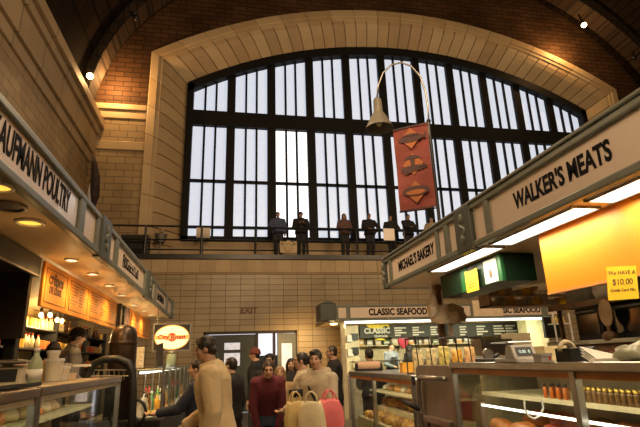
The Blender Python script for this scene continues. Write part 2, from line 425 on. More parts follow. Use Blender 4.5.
vault(-6.4, YU + .4, 15.2, 11.7, 0.4, m_brick_vault, 'ceiling')
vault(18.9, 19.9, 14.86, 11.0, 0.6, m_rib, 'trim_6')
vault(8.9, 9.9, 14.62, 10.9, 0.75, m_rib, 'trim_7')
# reveal face of the rib carries spot lamps
def spot_lamp(p, back, lit, label):
    """globe lamp on a short arm; back = direction of the masonry that carries it"""
    t = thing('globe_lamp', label, 'lamp', p)
    d = Vector(back).normalized(); q = d.to_track_quat('Z', 'Y').to_matrix()
    MB().lathe([(0, .10), (.07, .10), (.08, .16), (.05, .20), (.04, .9), (0, .9)], n=14, rot=q).build('arm', m_black_iron, t, smooth=True)
    MB().ball((0, 0, 0), .115, 16, 12).build('bulb', m_bulb if lit else m_black_iron, t, smooth=True)
    if lit:
        l = bpy.data.lights.new('globe_light', 'POINT'); l.energy = lit; l.color = (1.0, 0.55, 0.20); l.shadow_soft_size = .1
        o = bpy.data.objects.new('globe_light', l); COL.objects.link(o); o.parent = t; o.location = -d * .0 + Vector((.5, .95, .45)) if p[0] < 5 else Vector((-.25, .9, -.35))
pl = at(90, 76, 18.7 * S)
spot_lamp(pl, (-.6, .5, .35), 300, 'glowing lamp in the left corner at the foot of the vault rib')
pl = at(584, 25, 18.7 * S)
spot_lamp(pl, (.2, .4, 1), 170, 'glowing lamp high on the right of the vault, above the arch end')
for px, py, lb in ((136, 18, 'unlit lamp on the vault rib at upper left'), (634, 58, 'unlit lamp on the vault rib at far upper right')):
    pl = at(px, py, 18.7 * S); spot_lamp(pl, (-.5 if px < 300 else .5, .4, .7), 0, lb)

# doors: frame, glazed transom, two dark leaves, one leaf standing open with daylight behind
d1 = MB().box(DX0, DX0 + .07, yl - .03, yl + .2, 0, DZ).box(DX1 - .07, DX1, yl - .03, yl + .2, 0, DZ).box(DX0, DX1, yl - .03, yl + .2, DZ - .07, DZ).box(1.00, 1.08, yl, yl + .2, 0, DZ - .07).box(1.56, 1.64, yl, yl + .2, 0, DZ - .07)
struct(d1.build('trim_8', m_dark))
m_door = mat('dark_door_paint', (0.035, 0.045, 0.04), 0.45)
m_door_l = mat('grey_door_paint', (0.13, 0.14, 0.13), 0.45)
m_daylight = mat('outdoor_daylight', (.8, .8, .9), .5, vary=.35, scale=3, emit=(0.92, 0.90, 1.0), emit_strength=1.1)
m_daylight_w = mat('lit_door_window', (.6, .6, .65), .4, vary=.4, scale=9, emit=(0.75, 0.72, 0.78), emit_strength=.55)
def leaf(name, x0, x1, hinge, ang, m, lites, st, st2=None):
    # leaf modelled from its hinge along +x; st / st2 = widths of its two stiles
    w = x1 - x0; st2 = st2 or st
    o = MB()
    zs = [0.02] + [v for l in lites for v in l] + [DZ - .09]
    o.box(0, st, 0, .05, .02, DZ - .09).box(w - st2, w, 0, .05, .02, DZ - .09)
    for a, b in zip(zs[0::2], zs[1::2]): o.box(st, w - st2, 0, .05, a, b)
    ob = struct(o.build(name, m, loc=hinge)); ob.rotation_euler.z = ang
    gl = MB()
    for a, b in lites: gl.box(st, w - st2, .015, .035, a, b)
    if lites: gl.build('door_glass', m_daylight_w, ob)
    MB().cyl((w - .09, -.05, 1.0), (w - .09, -.05, 1.3), .015).box(w - .10, w - .08, -.05, .01, 1.0, 1.02).box(w - .10, w - .08, -.05, .01, 1.28, 1.3).build('door_handle', m_steel, ob)
    return ob
leaf('door_1', DX0 + .07, -.14, (DX0 + .07, yl + .06, 0), 0, m_door, [], .14)
leaf('door_2', -.14, 1.02, (-.14, yl + .06, 0), 0, m_door, [(1.40, 1.80), (1.90, 2.12)], .14, .52)
leaf('door_3', 1.66, 2.29, (2.29, yl + .0, 0), R(194), m_door_l, [(0.55, 2.05)], .13)
# the bright street seen past the open leaf
struct(MB().box(DX0 - 1, DX1 + 1.5, yl + 1.6, yl + 1.65, 0, 3).build('wall_vestibule', m_daylight))
struct(MB().box(.9, 1.8, yl + .9, yl + .95, 0, 1.70).build('trim_9', m_door))

# faded exit lettering above the door
tag(text('exit_lettering', 'EXIT', 0.27, at(249, 310.5, yl - .03), (1, 0, 0), (0, 0, 1), mat('faded_red_paint', (0.17, 0.07, 0.035), .7), bold=.02), 'faded red painted lettering on the tile wall above the doors', 'sign')

# balcony railing
rl = thing('balcony_railing', 'long black iron balcony railing under the great window', 'railing', (0, yl - .02, 5.0))
for nm, z, r in (('top_rail', .965, .035), ('middle_rail', .50, .028), ('bottom_rail', .16, .025)):
    MB().cyl((XL * S, 0, z), (XR * S, 0, z), r, n=8).build(nm, m_black_iron, rl)
pm = None; x = XL * S + .5
while x < XR * S:
    if pm is None: o = pm = MB().cyl((0, 0, 0), (0, 0, .97), .04, n=8).box(-.09, .09, -.07, .07, 0, .02).build('post', m_black_iron, rl)
    else: o = pm.copy(); COL.objects.link(o)
    o.location = (x, 0, 0); x += 1.81
# things on the balcony
c0, c1 = at(280, 242, yl - .1), at(297, 256, yl - .1)
t = thing('carved_plaque', 'pale carved shield plaque on the balcony railing below the visitors', 'plaque', ((c0.x + c1.x) / 2, yl - .10, 5.0))
w, h = c1.x - c0.x, c0.z - c1.z
MB().prism([(-w / 2, 0, .06), (w / 2, 0, .06), (w / 2 * 1.05, 0, h * .55), (w / 2, 0, h), (w * .2, 0, h * .93), (0, 0, h * 1.06), (-w * .2, 0, h * .93), (-w / 2, 0, h), (-w / 2 * 1.05, 0, h * .55)], (0, .05, 0)).build('shield', m_stones[3], t, bevel=.01)
MB().lathe([(.0, 0), (.17, 0), (.17, .03), (.12, .04), (.11, .02), (0, .02)], c=(0, 0, h * .55), n=18, rot=Matrix.Rotation(R(90), 3, 'X')).build('roundel', m_stones[0], t)
for sx in (-1, 1): MB().ball((sx * w * .36, -.01, h * .8), (.06, .03, .06)).build('boss', m_stones[2], t, smooth=True)
c0, c1 = at(196.5, 226, 20.4 * S), at(210, 238, 20.4 * S)
t = thing('notice_stand', 'square beige notice on a stand against the window at the left bays', 'notice', ((c0.x + c1.x) / 2, 20.4 * S, 5.0)); hw = (c1.x - c0.x) / 2
MB().box(-hw, hw, 0, .02, c1.z - 5, c0.z - 5).build('sheet', m_signpanel, t); MB().cyl((0, .035, 0), (0, .035, c0.z - 5.05), .012).lathe([(0, 0), (.12, 0), (.12, .015), (0, .02)], n=14).build('stand', m_black_iron, t)
c0, c1 = at(122, 235, 19.9 * S), at(148, 252, 19.9 * S)
t = thing('loudspeaker', 'black loudspeaker box on the balcony at left', 'loudspeaker', ((c0.x + c1.x) / 2, 19.9 * S, 5.0))
hw = (c1.x - c0.x) / 2; top = c0.z - 5.0
MB().box(-hw, hw, -.1, .4, 0.0, top).build('cabinet', m_black, t, bevel=.02)
MB().box(-hw * .85, hw * .85, -.115, -.1, .08, top - .08).build('grille', m_black_iron, t)
t = thing('wire_planter', 'pale wire planter on the balcony beside the loudspeaker', 'planter', tuple(at(160, 252, 20.1 * S).xy) + (5.0,))
MB().lathe([(.12, .55), (.20, .8), (.22, .8), (.13, .52)], n=14).build('bowl', m_steel_d, t)
MB().cyl((0, 0, 0), (0, 0, .55), .02).lathe([(.0, 0), (.15, 0), (.15, .02), (0, .03)], n=14).build('stand', m_steel_d, t)
tw = MB()
for i in range(9):
    a = i * .7; tw.tube([(0, 0, .75), (.1 * math.cos(a), .1 * math.sin(a), 1.0), (.24 * math.cos(a), .24 * math.sin(a), 1.15 + .1 * (i % 3))], [.012, .01, .004], 5)
tw.build('twigs', m_stones[3], t)
# furled flag on a slanted staff at the left corner
fp0, fp1 = at(92, 214, 20.2 * S), at(94, 155, 20.2 * S)
t = thing('furled_flag', 'dark furled flag on a staff in the left corner of the balcony', 'flag', tuple(fp0))
v = fp1 - fp0
MB().cyl((0, 0, 5.0 - fp0.z), v * 1.02, .02).ball(v * 1.03, .04).build('staff', m_wood, t)
MB().tube([v * .98, v * .85 + Vector((.04, -.04, 0)), v * .6 + Vector((.09, -.05, 0)), v * .3 + Vector((.06, -.04, 0)), v * .05], [.03, .09, .15, .17, .05], 9).build('cloth', mat('dark_flag_cloth', (.035, .02, .02), .9, vary=.5, scale=5), t, smooth=True)
MB().tube([v * .5 + Vector((-.05, -.10, 0)), v * .3 + Vector((-.08, -.10, 0)), v * .08 + Vector((-.04, -.06, 0))], [.03, .09, .04], 8).build('pale_stripe', m_grey, t, smooth=True)
# ------------------------------------------------------------------ stall canopies
def ypx(px, x, z):                      # depth at which a line along the aisle (x, z fixed) passes image column px
    u = (px - 320) / F; b = x; h = z - 1.5
    c0 = (b * AX.x + h * AZ.x, AY.x); c2 = (b * AX.z + h * AZ.z, AY.z)
    return (c0[0] - u * c2[0]) / (u * c2[1] - c0[1])

def fascia(t, X, s, y0, y1, z0, z1, panels, pilasters, mullions, names=None):
    """sign band along the aisle on plane X; s = +1 when it faces +x, -1 when it faces -x"""
    lx = rings_xf(t.location)
    def bx(xa, xb, ya, yb, za, zb): 
        a, b = sorted((X + s * xa, X + s * xb)); return MB().box(a, b, ya, yb, za, zb)
    bx(-.03, .035, y0, y1, z1 - .055, z1).build('top_rail', m_greygreen, t, bevel=.012, xf=lx)
    bx(-.03, .035, y0, y1, z0, z0 + .06).build('bottom_rail', m_greygreen, t, bevel=.012, xf=lx)
    for ya, yb in mullions: bx(-.03, .03, ya, yb, z0 + .05, z1 - .05).build('mullion', m_greygreen, t, bevel=.006, xf=lx)
    for ya, yb in pilasters:
        bx(-.03, .05, ya, yb, z0 - .015, z1 + .012).build('pilaster', m_greygreen_d, t, bevel=.01, xf=lx)
        o = MB(); yc = (ya + yb) / 2; xo = X + s * .05
        o.tube([(xo, yc + .05 * math.sin(k * .9), z0 + .07 + k * .024) for k in range(12)], [.008 + .008 * math.sin(k * .26) for k in range(12)], 6)
        o.ball((xo, yc, z0 + .12), (.02, .035, .04)).ball((xo, yc, z1 - .1), (.02, .03, .05))
        o.build('scroll_ornament', m_greygreen, t, smooth=True, xf=lx)
    for ya, yb, mm in panels: bx(-.02, .005, ya, yb, z0 + .055, z1 - .05).build('sign_panel', mm, t, xf=lx)

# ---- left canopy
LX, LZ0, LZ1 = -1.2, 2.5, 2.885
zl = (LZ0 + LZ1) / 2
yl_ = lambda px: ypx(px, LX, zl)
cl = thing('stall_canopy', 'long cream canopy with poultry sign over the left stalls', 'canopy', (LX, 1.0, LZ0))
lx = rings_xf(cl.location)
y0l, y1l = 1.3, 11.6
MB().box(-3.3, LX - .01, y0l, y1l, LZ0 + .005, LZ0 + .05).build('soffit', m_soffit, cl, xf=lx)
MB().box(-3.3, LX - .02, y0l, y1l, LZ1 - .06, LZ1 - .02).build('roof', m_greygreen_d, cl, xf=lx)
MB().box(-3.3, LX + .02, y1l - .05, y1l, LZ0, LZ1).build('end_board', m_greygreen_d, cl, xf=lx)
pan = [(y0l, yl_(58), m_signpanel), (yl_(58.5), yl_(76), m_signglare), (yl_(82), yl_(94), m_signpanel), (yl_(107), yl_(113), m_signpanel), (yl_(117), yl_(143), m_signpanel), (yl_(150), yl_(153), m_signpanel), (yl_(155), yl_(165), m_signpanel), (yl_(166), y1l - .2, m_signpanel)]
pil = [(yl_(97), yl_(106)), (yl_(145), yl_(149.5)), (y1l - .2, y1l)]
mul = [(yl_(76.5), yl_(81.5)), (yl_(94), yl_(97)), (yl_(106), yl_(107.5)), (yl_(113), yl_(116)), (yl_(143), yl_(145)), (yl_(153), yl_(155)), (yl_(165), yl_(166.5))]
fascia(cl, LX, 1, y0l, y1l, LZ0, LZ1, pan, pil, mul)
ya, yb = yl_(0.3), yl_(68)
tw_ = yb - ya
def fit_text(name, body, span, height, origin, right, upv, m, parent, bold=0.02):
    o = text(name, body, height / .70, origin, right, upv, m, parent, bold=bold)
    r = Vector(right).normalized(); ext = [Vector(v.co).dot(r) for v in o.data.vertices]
    w = max(ext) - min(ext); c = (Vector(origin) - (Vector(parent.location) if parent else Vector()))
    k = span / w
    for v in o.data.vertices:
        d = (v.co - c).dot(r); v.co += r * (d * (k - 1))
    return o
full = tw_ * 16 / 14.6
fit_text('sign_lettering', 'KAUFMANN POULTRY', full, .165, (LX + .008, yb - full / 2, zl + .01), (0, 1, 0), (0, 0, 1), m_letter, cl)
def worn_letters(pa, pb, seed):
    """a name too worn and far to read: a row of dark letter strokes"""
    ya, yb = yl_(pa), yl_(pb); r2 = random.Random(seed); n = 9; st = (yb - ya) / n; o = MB()
    for q in range(n):
        y = ya + q * st; hgt = .062 if q else .075; w_ = st * .22; xo = LX + .005 - cl.location.x
        def st_box(y0, y1, z0_, z1_): o.box(xo, xo + .004, y0 - cl.location.y, y1 - cl.location.y, z0_ - cl.location.z, z1_ - cl.location.z)
        st_box(y, y + w_, zl - hgt, zl + hgt)
        if r2.random() < .7: st_box(y + st * .55, y + st * .55 + w_, zl - hgt, zl + hgt * r2.choice([1, .1]))
        for zz in r2.sample([-.9, 0, .75], 2): st_box(y, y + st * .7, zl + hgt * zz, zl + hgt * zz + .022)
    o.build('sign_lettering', m_letter, cl)
worn_letters(122.5, 138, 4); worn_letters(157, 163.5, 9)

def downlight(px, py, r, glow, power, label, group=None, X=None):
    p = atz(px, py, LZ0)
    t = thing('recessed_downlight', label, 'ceiling light', (p.x, p.y, LZ0), 0, group)
    MB().lathe([(r * 1.0, 0.004), (r * 1.28, 0.004), (r * 1.28, -.012), (r * 1.05, -.016), (r, -.004)], n=28).build('trim_ring', m_steel_d if r > .08 else m_white, t, smooth=True)
    MB().lathe([(0, -.002), (r * 1.02, -.002), (r * 1.02, .003), (0, .003)], n=28).build('lens', glow, t)
    if power:
        l = bpy.data.lights.new('downlight_light', 'SPOT'); l.energy = power; l.color = (1.0, 0.58, 0.20); l.spot_size = R(160); l.spot_blend = 0.8; l.shadow_soft_size = .03
        o = bpy.data.objects.new('downlight_light', l); COL.objects.link(o); o.parent = t; o.location = (0, 0, -.03)
        l = bpy.data.lights.new('soffit_fill', 'POINT'); l.energy = power * .07; l.color = (1.0, 0.55, 0.18); l.shadow_soft_size = .05  # weak fill added below the lens to brighten the soffit, replacing bounce
        o = bpy.data.objects.new('soffit_fill', l); COL.objects.link(o); o.parent = t; o.location = (0, 0, -.20)
downlight(30, 222, .075, m_amberlamp, 7, 'large glowing amber downlight under the left canopy')
downlight(8, 206, .085, m_steel_d, 0, 'large unlit downlight under the left canopy beside the amber one')
downlight(-4, 186, .075, m_amberlamp, 2, 'downlight at the left edge under the poultry sign')
m_down = mat('downlight_lens', (1, .9, .7), .4, emit=(1.0, 0.82, 0.50), emit_strength=5.0)
for i, (px, py) in enumerate(((71.5, 259.5), (93, 273.5), (109, 285), (122, 294.5), (134.5, 305), (144, 310.5), (151, 315))):
    downlight(px, py, .05, m_down, 20, ['round white downlight nearest the crepe board', 'second small downlight from the crepe board', 'third small downlight from the crepe board', 'fourth small downlight from the crepe board', 'fifth small downlight from the crepe board', 'sixth small downlight from the crepe board', 'farthest small downlight under the left canopy'][i], 'small downlights in a row under the left canopy')

# amber menu boards hang below the soffit
MXP = -1.69
def menu_board(ya, yb, za, zb, label, title=None, cols=1):
    t = thing('menu_board', label, 'menu board', (MXP, (ya + yb) / 2, za), 0, 'amber menu boards under the left canopy')
    w = yb - ya; h = zb - za
    MB().box(-.03, 0, -w / 2, w / 2, 0, h).build('panel', m_menu, t, bevel=.004)
    MB().box(0, .004, -w / 2 + .05, w / 2 - .05, .05, .056).box(0, .004, -w / 2 + .05, w / 2 - .05, h - .056, h - .05).box(0, .004, -w / 2 + .05, -w / 2 + .056, .05, h - .05).box(0, .004, w / 2 - .056, w / 2 - .05, .05, h - .05).build('border_line', m_menu_ink, t)
    rg = random.Random(len(label)); ln = MB()
    cw = (w - .16) / cols; ztop_ = h - .09 - (.23 if title else 0); lines = int((ztop_ - .08) / .034)
    for c in range(cols):
        for k in range(lines):
            if rg.random() < .12: continue
            L_ = cw * rg.uniform(.35, .85); yo = -w / 2 + .08 + c * cw + (cw - L_) * (.5 if title else .1)
            z = ztop_ - k * .034; ln.box(0, .003, yo, yo + L_, z - .006, z)
    ln.build('menu_lines', m_menu_ink, t)
    if title:
        for s_, z_, sz in title: text('title_lettering', s_, sz, (MXP + .003, (ya + yb) / 2 - .02, za + z_), (0, 1, 0), (0, 0, 1), m_menu_ink, t, bold=.02)
    return t
ybd = [ypx(43, MXP, 2.2), ypx(67, MXP, 2.2), ypx(88, MXP, 2.2), ypx(116, MXP, 2.2)]
menu_board(ybd[0] - .02, ybd[1], 2.065, 2.49, 'amber crepe menu board with large title lettering, nearest on the left', [('crêpes', .285, .17), ('DE LUXE', .175, .095)])
menu_board(ybd[1] + .015, ybd[2], 2.065, 2.49, 'amber menu board of fine lines beside the crepe board', None, 2)
menu_board(ybd[2] + .015, ybd[3], 2.065, 2.49, 'amber menu board of fine lines beside the dark hanging posts', None, 3)
menu_board(ypx(130, MXP, 2.2), ypx(150, MXP, 2.2), 2.065, 2.49, 'far amber menu board beyond the dark hanging posts', None, 3)
for i, px in enumerate((119.5, 123.5, 127)):
    y = ypx(px, MXP, 2.2); tag(MB().box(MXP - .05, MXP + .02, y - .07, y + .07, 1.6, 2.49).build('hanging_post', [m_dark, m_black, mat('mauve_post', (.25, .16, .18), .5)][i], bevel=.01), ['dark brown post between the amber boards', 'black post between the amber boards', 'mauve post beside the far amber board'][i], 'post')

# dark neighbouring stall at the near left: hood board, cabinet, post
hy0, hy1 = 2.6, ypx(41, -1.69, 2.4)
t = thing('grill_hood', 'dark grey hood board over the near left stall, beside the crepe board', 'hood', (-1.69, hy1, 2.2))
lx = rings_xf(t.location)
m_hood = mat('charcoal_hood', (.03, .031, .027), .45)
z_a = atx(40, 277, -1.69).z
MB().box(-1.75, -1.69, hy0, hy1, z_a, 2.495).build('front_board', m_hood, t, xf=lx, bevel=.006)
MB().box(-2.6, -1.70, hy0, hy1 - .1, z_a + .02, z_a + .05).build('underside', m_dark, t, xf=lx)
MB().box(-2.6, -1.75, hy1 - .06, hy1, z_a - .55, 2.49).build('end_panel', m_dark, t, xf=lx)
MB().box(-1.70, -1.683, hy0, hy1, z_a - .005, z_a + .012).build('edge_strip', m_steel_d, t, xf=lx)
px_ = atx(18, 300, -1.88)
tag(MB().box(-1.93, -1.83, px_.y - .05, px_.y + .05, .15, z_a + .03).build('stall_post', m_black, bevel=.01), 'tall black square post standing behind the near left counter', 'post')
c = at(10, 296, 5.6)
t = thing('pendant_shade', 'black cone pendant shade hanging in the near left stall', 'pendant lamp', tuple(c))
MB().lathe([(.03, .16), (.17, 0), (.16, 0), (.02, .15)], n=18).build('shade', m_black, t, smooth=True)
MB().cyl((0, 0, .15), (0, 0, 2.49 - c.z), .008).build('cord', m_black, t)
MB().ball((0, 0, .05), .05).build('bulb', m_bulb, t, smooth=True)

# ---- right canopy
RX, RZ0, RZ1 = 2.34, 2.475, 2.90
zr = (RZ0 + RZ1) / 2
yr = lambda px: ypx(px, RX, zr)
cr = thing('stall_canopy', "long canopy with meat and bakery signs over the right stalls", 'canopy', (RX, 1.0, RZ0))
lx = rings_xf(cr.location)
y0r, y1r = .9, yr(385.5)
MB().box(RX + .01, 4.6, y0r, y1r - .02, RZ0 + .005, RZ0 + .05).build('soffit', m_soffit, cr, xf=lx)
MB().box(RX + .02, 4.6, y0r, y1r - .02, RZ1 - .06, RZ1 - .02).build('roof', m_greygreen_d, cr, xf=lx)
MB().box(RX - .02, 4.6, y1r - .05, y1r, RZ0, RZ1).build('end_board', m_greygreen, cr, xf=lx)
pan = [(yr(491.5), y0r, m_signpanel), (yr(487), yr(475), m_signpanel), (yr(459), yr(450.5), m_signpanel), (yr(446.5), yr(440), m_signpanel), (yr(438), yr(393), m_signpanel), (yr(391), yr(388), m_signpanel)]
pan = [(min(a, b), max(a, b), m) for a, b, m in pan]
srt = lambda l: [(min(a, b), max(a, b)) for a, b in l]
pil = srt([(yr(474.5), yr(459.5)), (yr(387.5), yr(385.5))])
mul = srt([(yr(491.5), yr(487)), (yr(450.5), yr(446.5)), (yr(440.2), yr(437.8)), (yr(393), yr(391))])
fascia(cr, RX, -1, y0r, y1r, RZ0, RZ1, pan, pil, mul)
MB().box(RX - .05, RX + .05, y0r, y1r, RZ1, RZ1 + .03).build('cap_rail', m_greygreen, cr, xf=lx, bevel=.01)
ya, yb = ypx(515, RX, 2.69), ypx(612.5, RX, 2.69)
fit_text('sign_lettering', "WALKER'S MEATS", ya - yb, .135, (RX - .008, (ya + yb) / 2, zr + .005), (0, -1, 0), (0, 0, 1), m_letter, cr, .03)
ya, yb = ypx(399, RX, 2.67), ypx(434.5, RX, 2.67)
fit_text('sign_lettering', "MICHAEL'S BAKERY", ya - yb, .125, (RX - .008, (ya + yb) / 2, zr - .005), (0, -1, 0), (0, 0, 1), m_letter, cr, .03)
# fluorescent light panels in the soffit
for i, (pa, pb, lb) in enumerate(((640, 567, 'bright fluorescent panel under the meat sign, nearest'), (580, 484, 'bright fluorescent panel under the meat sign, second along'), (499, 433, 'bright fluorescent panel under the bakery end of the right canopy'))):
    ya, yb = (1.55, 2.72) if i == 0 else ((2.86, 3.98) if i == 1 else (4.12, 5.40))
    t = thing('fluorescent_panel', lb, 'ceiling light', (2.49, (ya + yb) / 2, RZ0), 0, 'fluorescent panels under the right canopy')
    h = (yb - ya) / 2
    MB().box(-.095, .10, -h, h, -.010, .003).build('diffuser', m_tube, t)
    MB().box(-.105, -.095, -h - .01, h + .01, -.016, .004).box(.105, .115, -h - .01, h + .01, -.016, .004).box(-.125, .115, -h - .012, -h, -.016, .004).box(-.125, .115, h, h + .012, -.016, .004).build('frame', m_steel_d, t)
    l = bpy.data.lights.new('fluorescent_light', 'AREA'); l.shape = 'RECTANGLE'; l.size = .22; l.size_y = h * 2; l.energy = 10; l.color = (1.0, .90, .62)
    o = bpy.data.objects.new('fluorescent_light', l); COL.objects.link(o); o.parent = t; o.location = (0, 0, -.035)
# yellow board behind the lights
YXP = 2.66
yy1 = ypx(542.5, YXP, 2.25)
zb_ = atx(546, 293, YXP).z
yb_t = thing('yellow_menu_board', 'large plain orange-yellow board under the meat sign lights', 'board', (YXP, yy1, zb_))
MB().box(0, .03, .9 - yy1, 0, 0, 2.475 - zb_).build('panel', m_yellow, yb_t)
MB().box(-.004, .036, .9 - yy1, .003, -.02, 0).build('bottom_edge', m_orange_trim, yb_t)
# handwritten yellow note clipped to its lower edge
n0 = at(606, 267, 2.62); n1 = at(636, 265.5, 2.62); n2 = at(608.5, 300.5, 2.62)
un = (n1 - n0).normalized(); vn = -(n2 - n0).normalized(); nw = (n1 - n0).length; nh = (n2 - n0).length
t = thing('paper_note', 'bright yellow handwritten paper note hanging below the yellow board', 'note', tuple(n2))
nn = un.cross(vn)
MB().prism([Vector(), un * nw, un * nw + vn * nh, vn * nh], -nn * .004).build('sheet', m_yellow_paper, t)
for s_, f_, sz in (('We HAVE A', .80, .038), ('$10.00', .52, .055), ('Credit Card Min.', .28, .027)):
    text('handwriting', s_, sz, n2 + un * nw * .5 + vn * nh * f_ + nn * .002, un, vn, m_ink, t, extrude=.001)
# sheet of cardboard lying on top of the right canopy, and a row of ornaments beyond
c0, c1 = at(471, 199, 4.4), at(497, 188, 4.0)
tag(MB().box(RX + .05, RX + .5, min(c0.y, c1.y) - .05, c0.y + .1, RZ1 + .03, RZ1 + .09).build('cardboard_flat', m_cardboard, bevel=.01), 'flat beige cardboard lying on top of the right canopy', 'cardboard')
# ------------------------------------------------------------------ people
m_skins = {}
def skin(tone):
    if tone not in m_skins:
        base = {'light': (0.55, 0.33, 0.22), 'tan': (0.42, 0.24, 0.15), 'pale': (0.62, 0.42, 0.31)}[tone]
        m_skins[tone] = [mat('skin_' + tone, base, .5, vary=.05, scale=12), mat('eye_' + tone, (.03, .02, .015), .25), mat('lips_' + tone, (base[0] * .75, base[1] * .5, base[2] * .5), .45), mat('brow_' + tone, (.05, .03, .02), .7)]
    return m_skins[tone]
m_hair_d = mat('dark_hair', (.018, .012, .009), .4, vary=.4, scale=30, bump=.4)
m_hair_b = mat('brown_hair', (.05, .026, .013), .45, vary=.4, scale=30, bump=.4)
m_hair_f = mat('fair_hair', (.30, .19, .09), .5, vary=.3, scale=30, bump=.4)
def cloth(name, c, rough=.85, vary=.14): return mat(name, c, rough, vary=vary, scale=7, bump=.25)

ARMS = {  # elbow, wrist for the right side (mirrored for the left); metres for a 1.75 m person
    'down': ((.25, -.03, 1.13), (.25, .05, .89)),
    'rail': ((.27, .10, 1.17), (.16, .33, 1.06)),
    'chest': ((.24, .04, 1.14), (.07, .24, 1.27)),
    'belly': ((.25, .02, 1.13), (.10, .22, 1.06)),
    'reach': ((.23, .16, 1.19), (.20, .42, 1.15)),
    'thigh': ((.22, .10, 1.14), (.13, .22, .90)),
    'front': ((.24, .09, 1.13), (.19, .33, 1.03)),
    'phone': ((.25, .10, 1.20), (.10, .24, 1.44)),
    'hip': ((.38, -.04, 1.17), (.20, .04, 1.01)),
}
def person(label, loc, face, H=1.72, voxel=.011, arms=('down', 'down'), lean=0, look=(0, 0), build=1.0, stance=.09, stride=0.0,
           tone='light', top=None, hem=.90, hood=False, bulk=1.0, legs=None, hair='short', hair_m=None, hat=None, apron=None, shoes=None, group=None, strap=None):
    """face: heading in degrees, 0 = towards +y; look = (yaw, pitch) of the head"""
    k = H / 1.75
    root = thing('person', label, 'person', loc, R(face), group)
    piv = Vector((0, 0, .96)); Rl = Matrix.Rotation(R(-lean), 3, 'X')
    U = lambda p: (piv + Rl @ (Vector(p) - piv)) * k
    Lw = lambda p: Vector(p) * k
    def ring(z, y, rx, ry, f, n=16, sq=.85):
        out = []
        for i in range(n):
            a = 2 * math.pi * i / n; c, s_ = math.cos(a), math.sin(a)
            out.append(f((rx * math.copysign(abs(c) ** sq, c), y + ry * math.copysign(abs(s_) ** sq, s_), z)))
        return out
    b = build
    T = [(.86, 0, .125 * b, .10), (.93, 0, .165 * b, .115), (1.02, 0, .15 * b, .105), (1.12, .0, .14 * b, .095), (1.25, .0, .158 * b, .11), (1.36, -.005, .178 * b, .112), (1.43, -.012, .165 * b, .088), (1.475, -.015, .09, .068), (1.52, -.005, .056, .058), (1.58, .012, .05, .054)]
    sho = [Vector((sx * .185 * b, -.012, 1.415)) for sx in (1, -1)]
    el, wr = [], []
    for i, sx in enumerate((1, -1)):
        e, w_ = ARMS[arms[i]] if isinstance(arms[i], str) else arms[i]
        el.append(Vector((e[0] * sx * (b if e[0] > 0 else 1), e[1], e[2]))); wr.append(Vector((w_[0] * sx, w_[1], w_[2])))
    hip = [Vector((sx * .09 * b, 0, .90)) for sx in (1, -1)]
    kn = [Vector((sx * (stance + .005), .03 + sx * stride * .6, .49)) for sx in (1, -1)]
    an = [Vector((sx * stance, -.02 + sx * stride, .09)) for sx in (1, -1)]
    toe = [a + Vector((sx * .025, .15, -.045)) for a, sx in zip(an, (1, -1))]
    mb = MB()
    mb.ring_loft([ring(z, y, rx, ry, U) for z, y, rx, ry in T])
    for i, sx in enumerate((1, -1)):
        mb.capsule(U((sx * .10 * b, -.012, 1.41)), U(sho[i]), .062 * k, .058 * k)
        mb.capsule(U(sho[i]), U(el[i]), .052 * k, .041 * k); mb.capsule(U(el[i]), U(wr[i]), .041 * k, .028 * k)
        d = (U(wr[i]) - U(el[i])).normalized()
        lat = d.cross(Vector((0, 0, 1))); lat = lat.normalized() if lat.length > .3 else Vector((0, 1, 0))
        pal = d.cross(lat).normalized()
        if pal.x * sx > 0: pal = -pal                       # palms look towards the body
        W0 = U(wr[i])
        mb.capsule(W0, W0 + d * .045 * k, .027 * k, .030 * k, 8)
        Mh = Matrix((lat, pal, d)).transposed()
        mb.ball(W0 + d * .055 * k, (.041 * k, .017 * k, .05 * k), 10, 8, rot=Mh)
        for q, (o, ln) in enumerate(((-.031, .072), (-.0105, .082), (.0105, .077), (.031, .060))):
            r0 = W0 + d * .090 * k + lat * o * k
            p1 = r0 + (d * .9 + pal * .30 + lat * o * 2).normalized() * ln * .5 * k
            p2 = p1 + (d * .6 + pal * .8).normalized() * ln * .5 * k
            mb.capsule(r0 - d * .02 * k, p1, .0098 * k, .009 * k, 7); mb.capsule(p1, p2, .009 * k, .0072 * k, 7)
        ts = -1 if (lat.y < 0) else 1
        t0 = W0 + d * .03 * k + lat * ts * .030 * k; t1 = t0 + (d * .6 + lat * ts * .7 + pal * .3).normalized() * .036 * k; t2 = t1 + (d * .9 + lat * ts * .1 + pal * .4).normalized() * .03 * k
        mb.capsule(t0, t1, .013 * k, .0105 * k, 7); mb.capsule(t1, t2, .0105 * k, .0085 * k, 7)
        mb.capsule(Lw(hip[i]), Lw(kn[i]), .088 * k * b, .056 * k); mb.capsule(Lw(kn[i]), Lw(an[i]), .056 * k, .038 * k)
        mb.capsule(Lw(an[i]), Lw(toe[i]), .042 * k, .032 * k)
    # head
    hc = U((0, .03, 1.628)); Mh = Rl @ Matrix.Rotation(R(look[0]), 3, 'Z') @ Matrix.Rotation(R(look[1] + lean * .55), 3, 'X')
    kh = k * .90
    hp = lambda p: hc + Mh @ (Vector(p) * kh)
    hr = lambda r: tuple(v * kh for v in r)
    mb.ball(hp((0, -.012, .025)), hr((.074, .094, .094)), 18, 12, rot=Mh)
    mb.ball(hp((0, .022, -.045)), hr((.056, .062, .066)), 16, 10, rot=Mh)
    mb.ball(hp((0, .05, -.088)), hr((.026, .024, .02)), 10, 8, rot=Mh)
    mb.capsule(hp((0, .083, .02)), hp((0, .103, -.018)), .010 * k, .015 * k, 8)
    mb.ball(hp((0, .07, .038)), hr((.055, .02, .012)), 10, 6, rot=Mh)
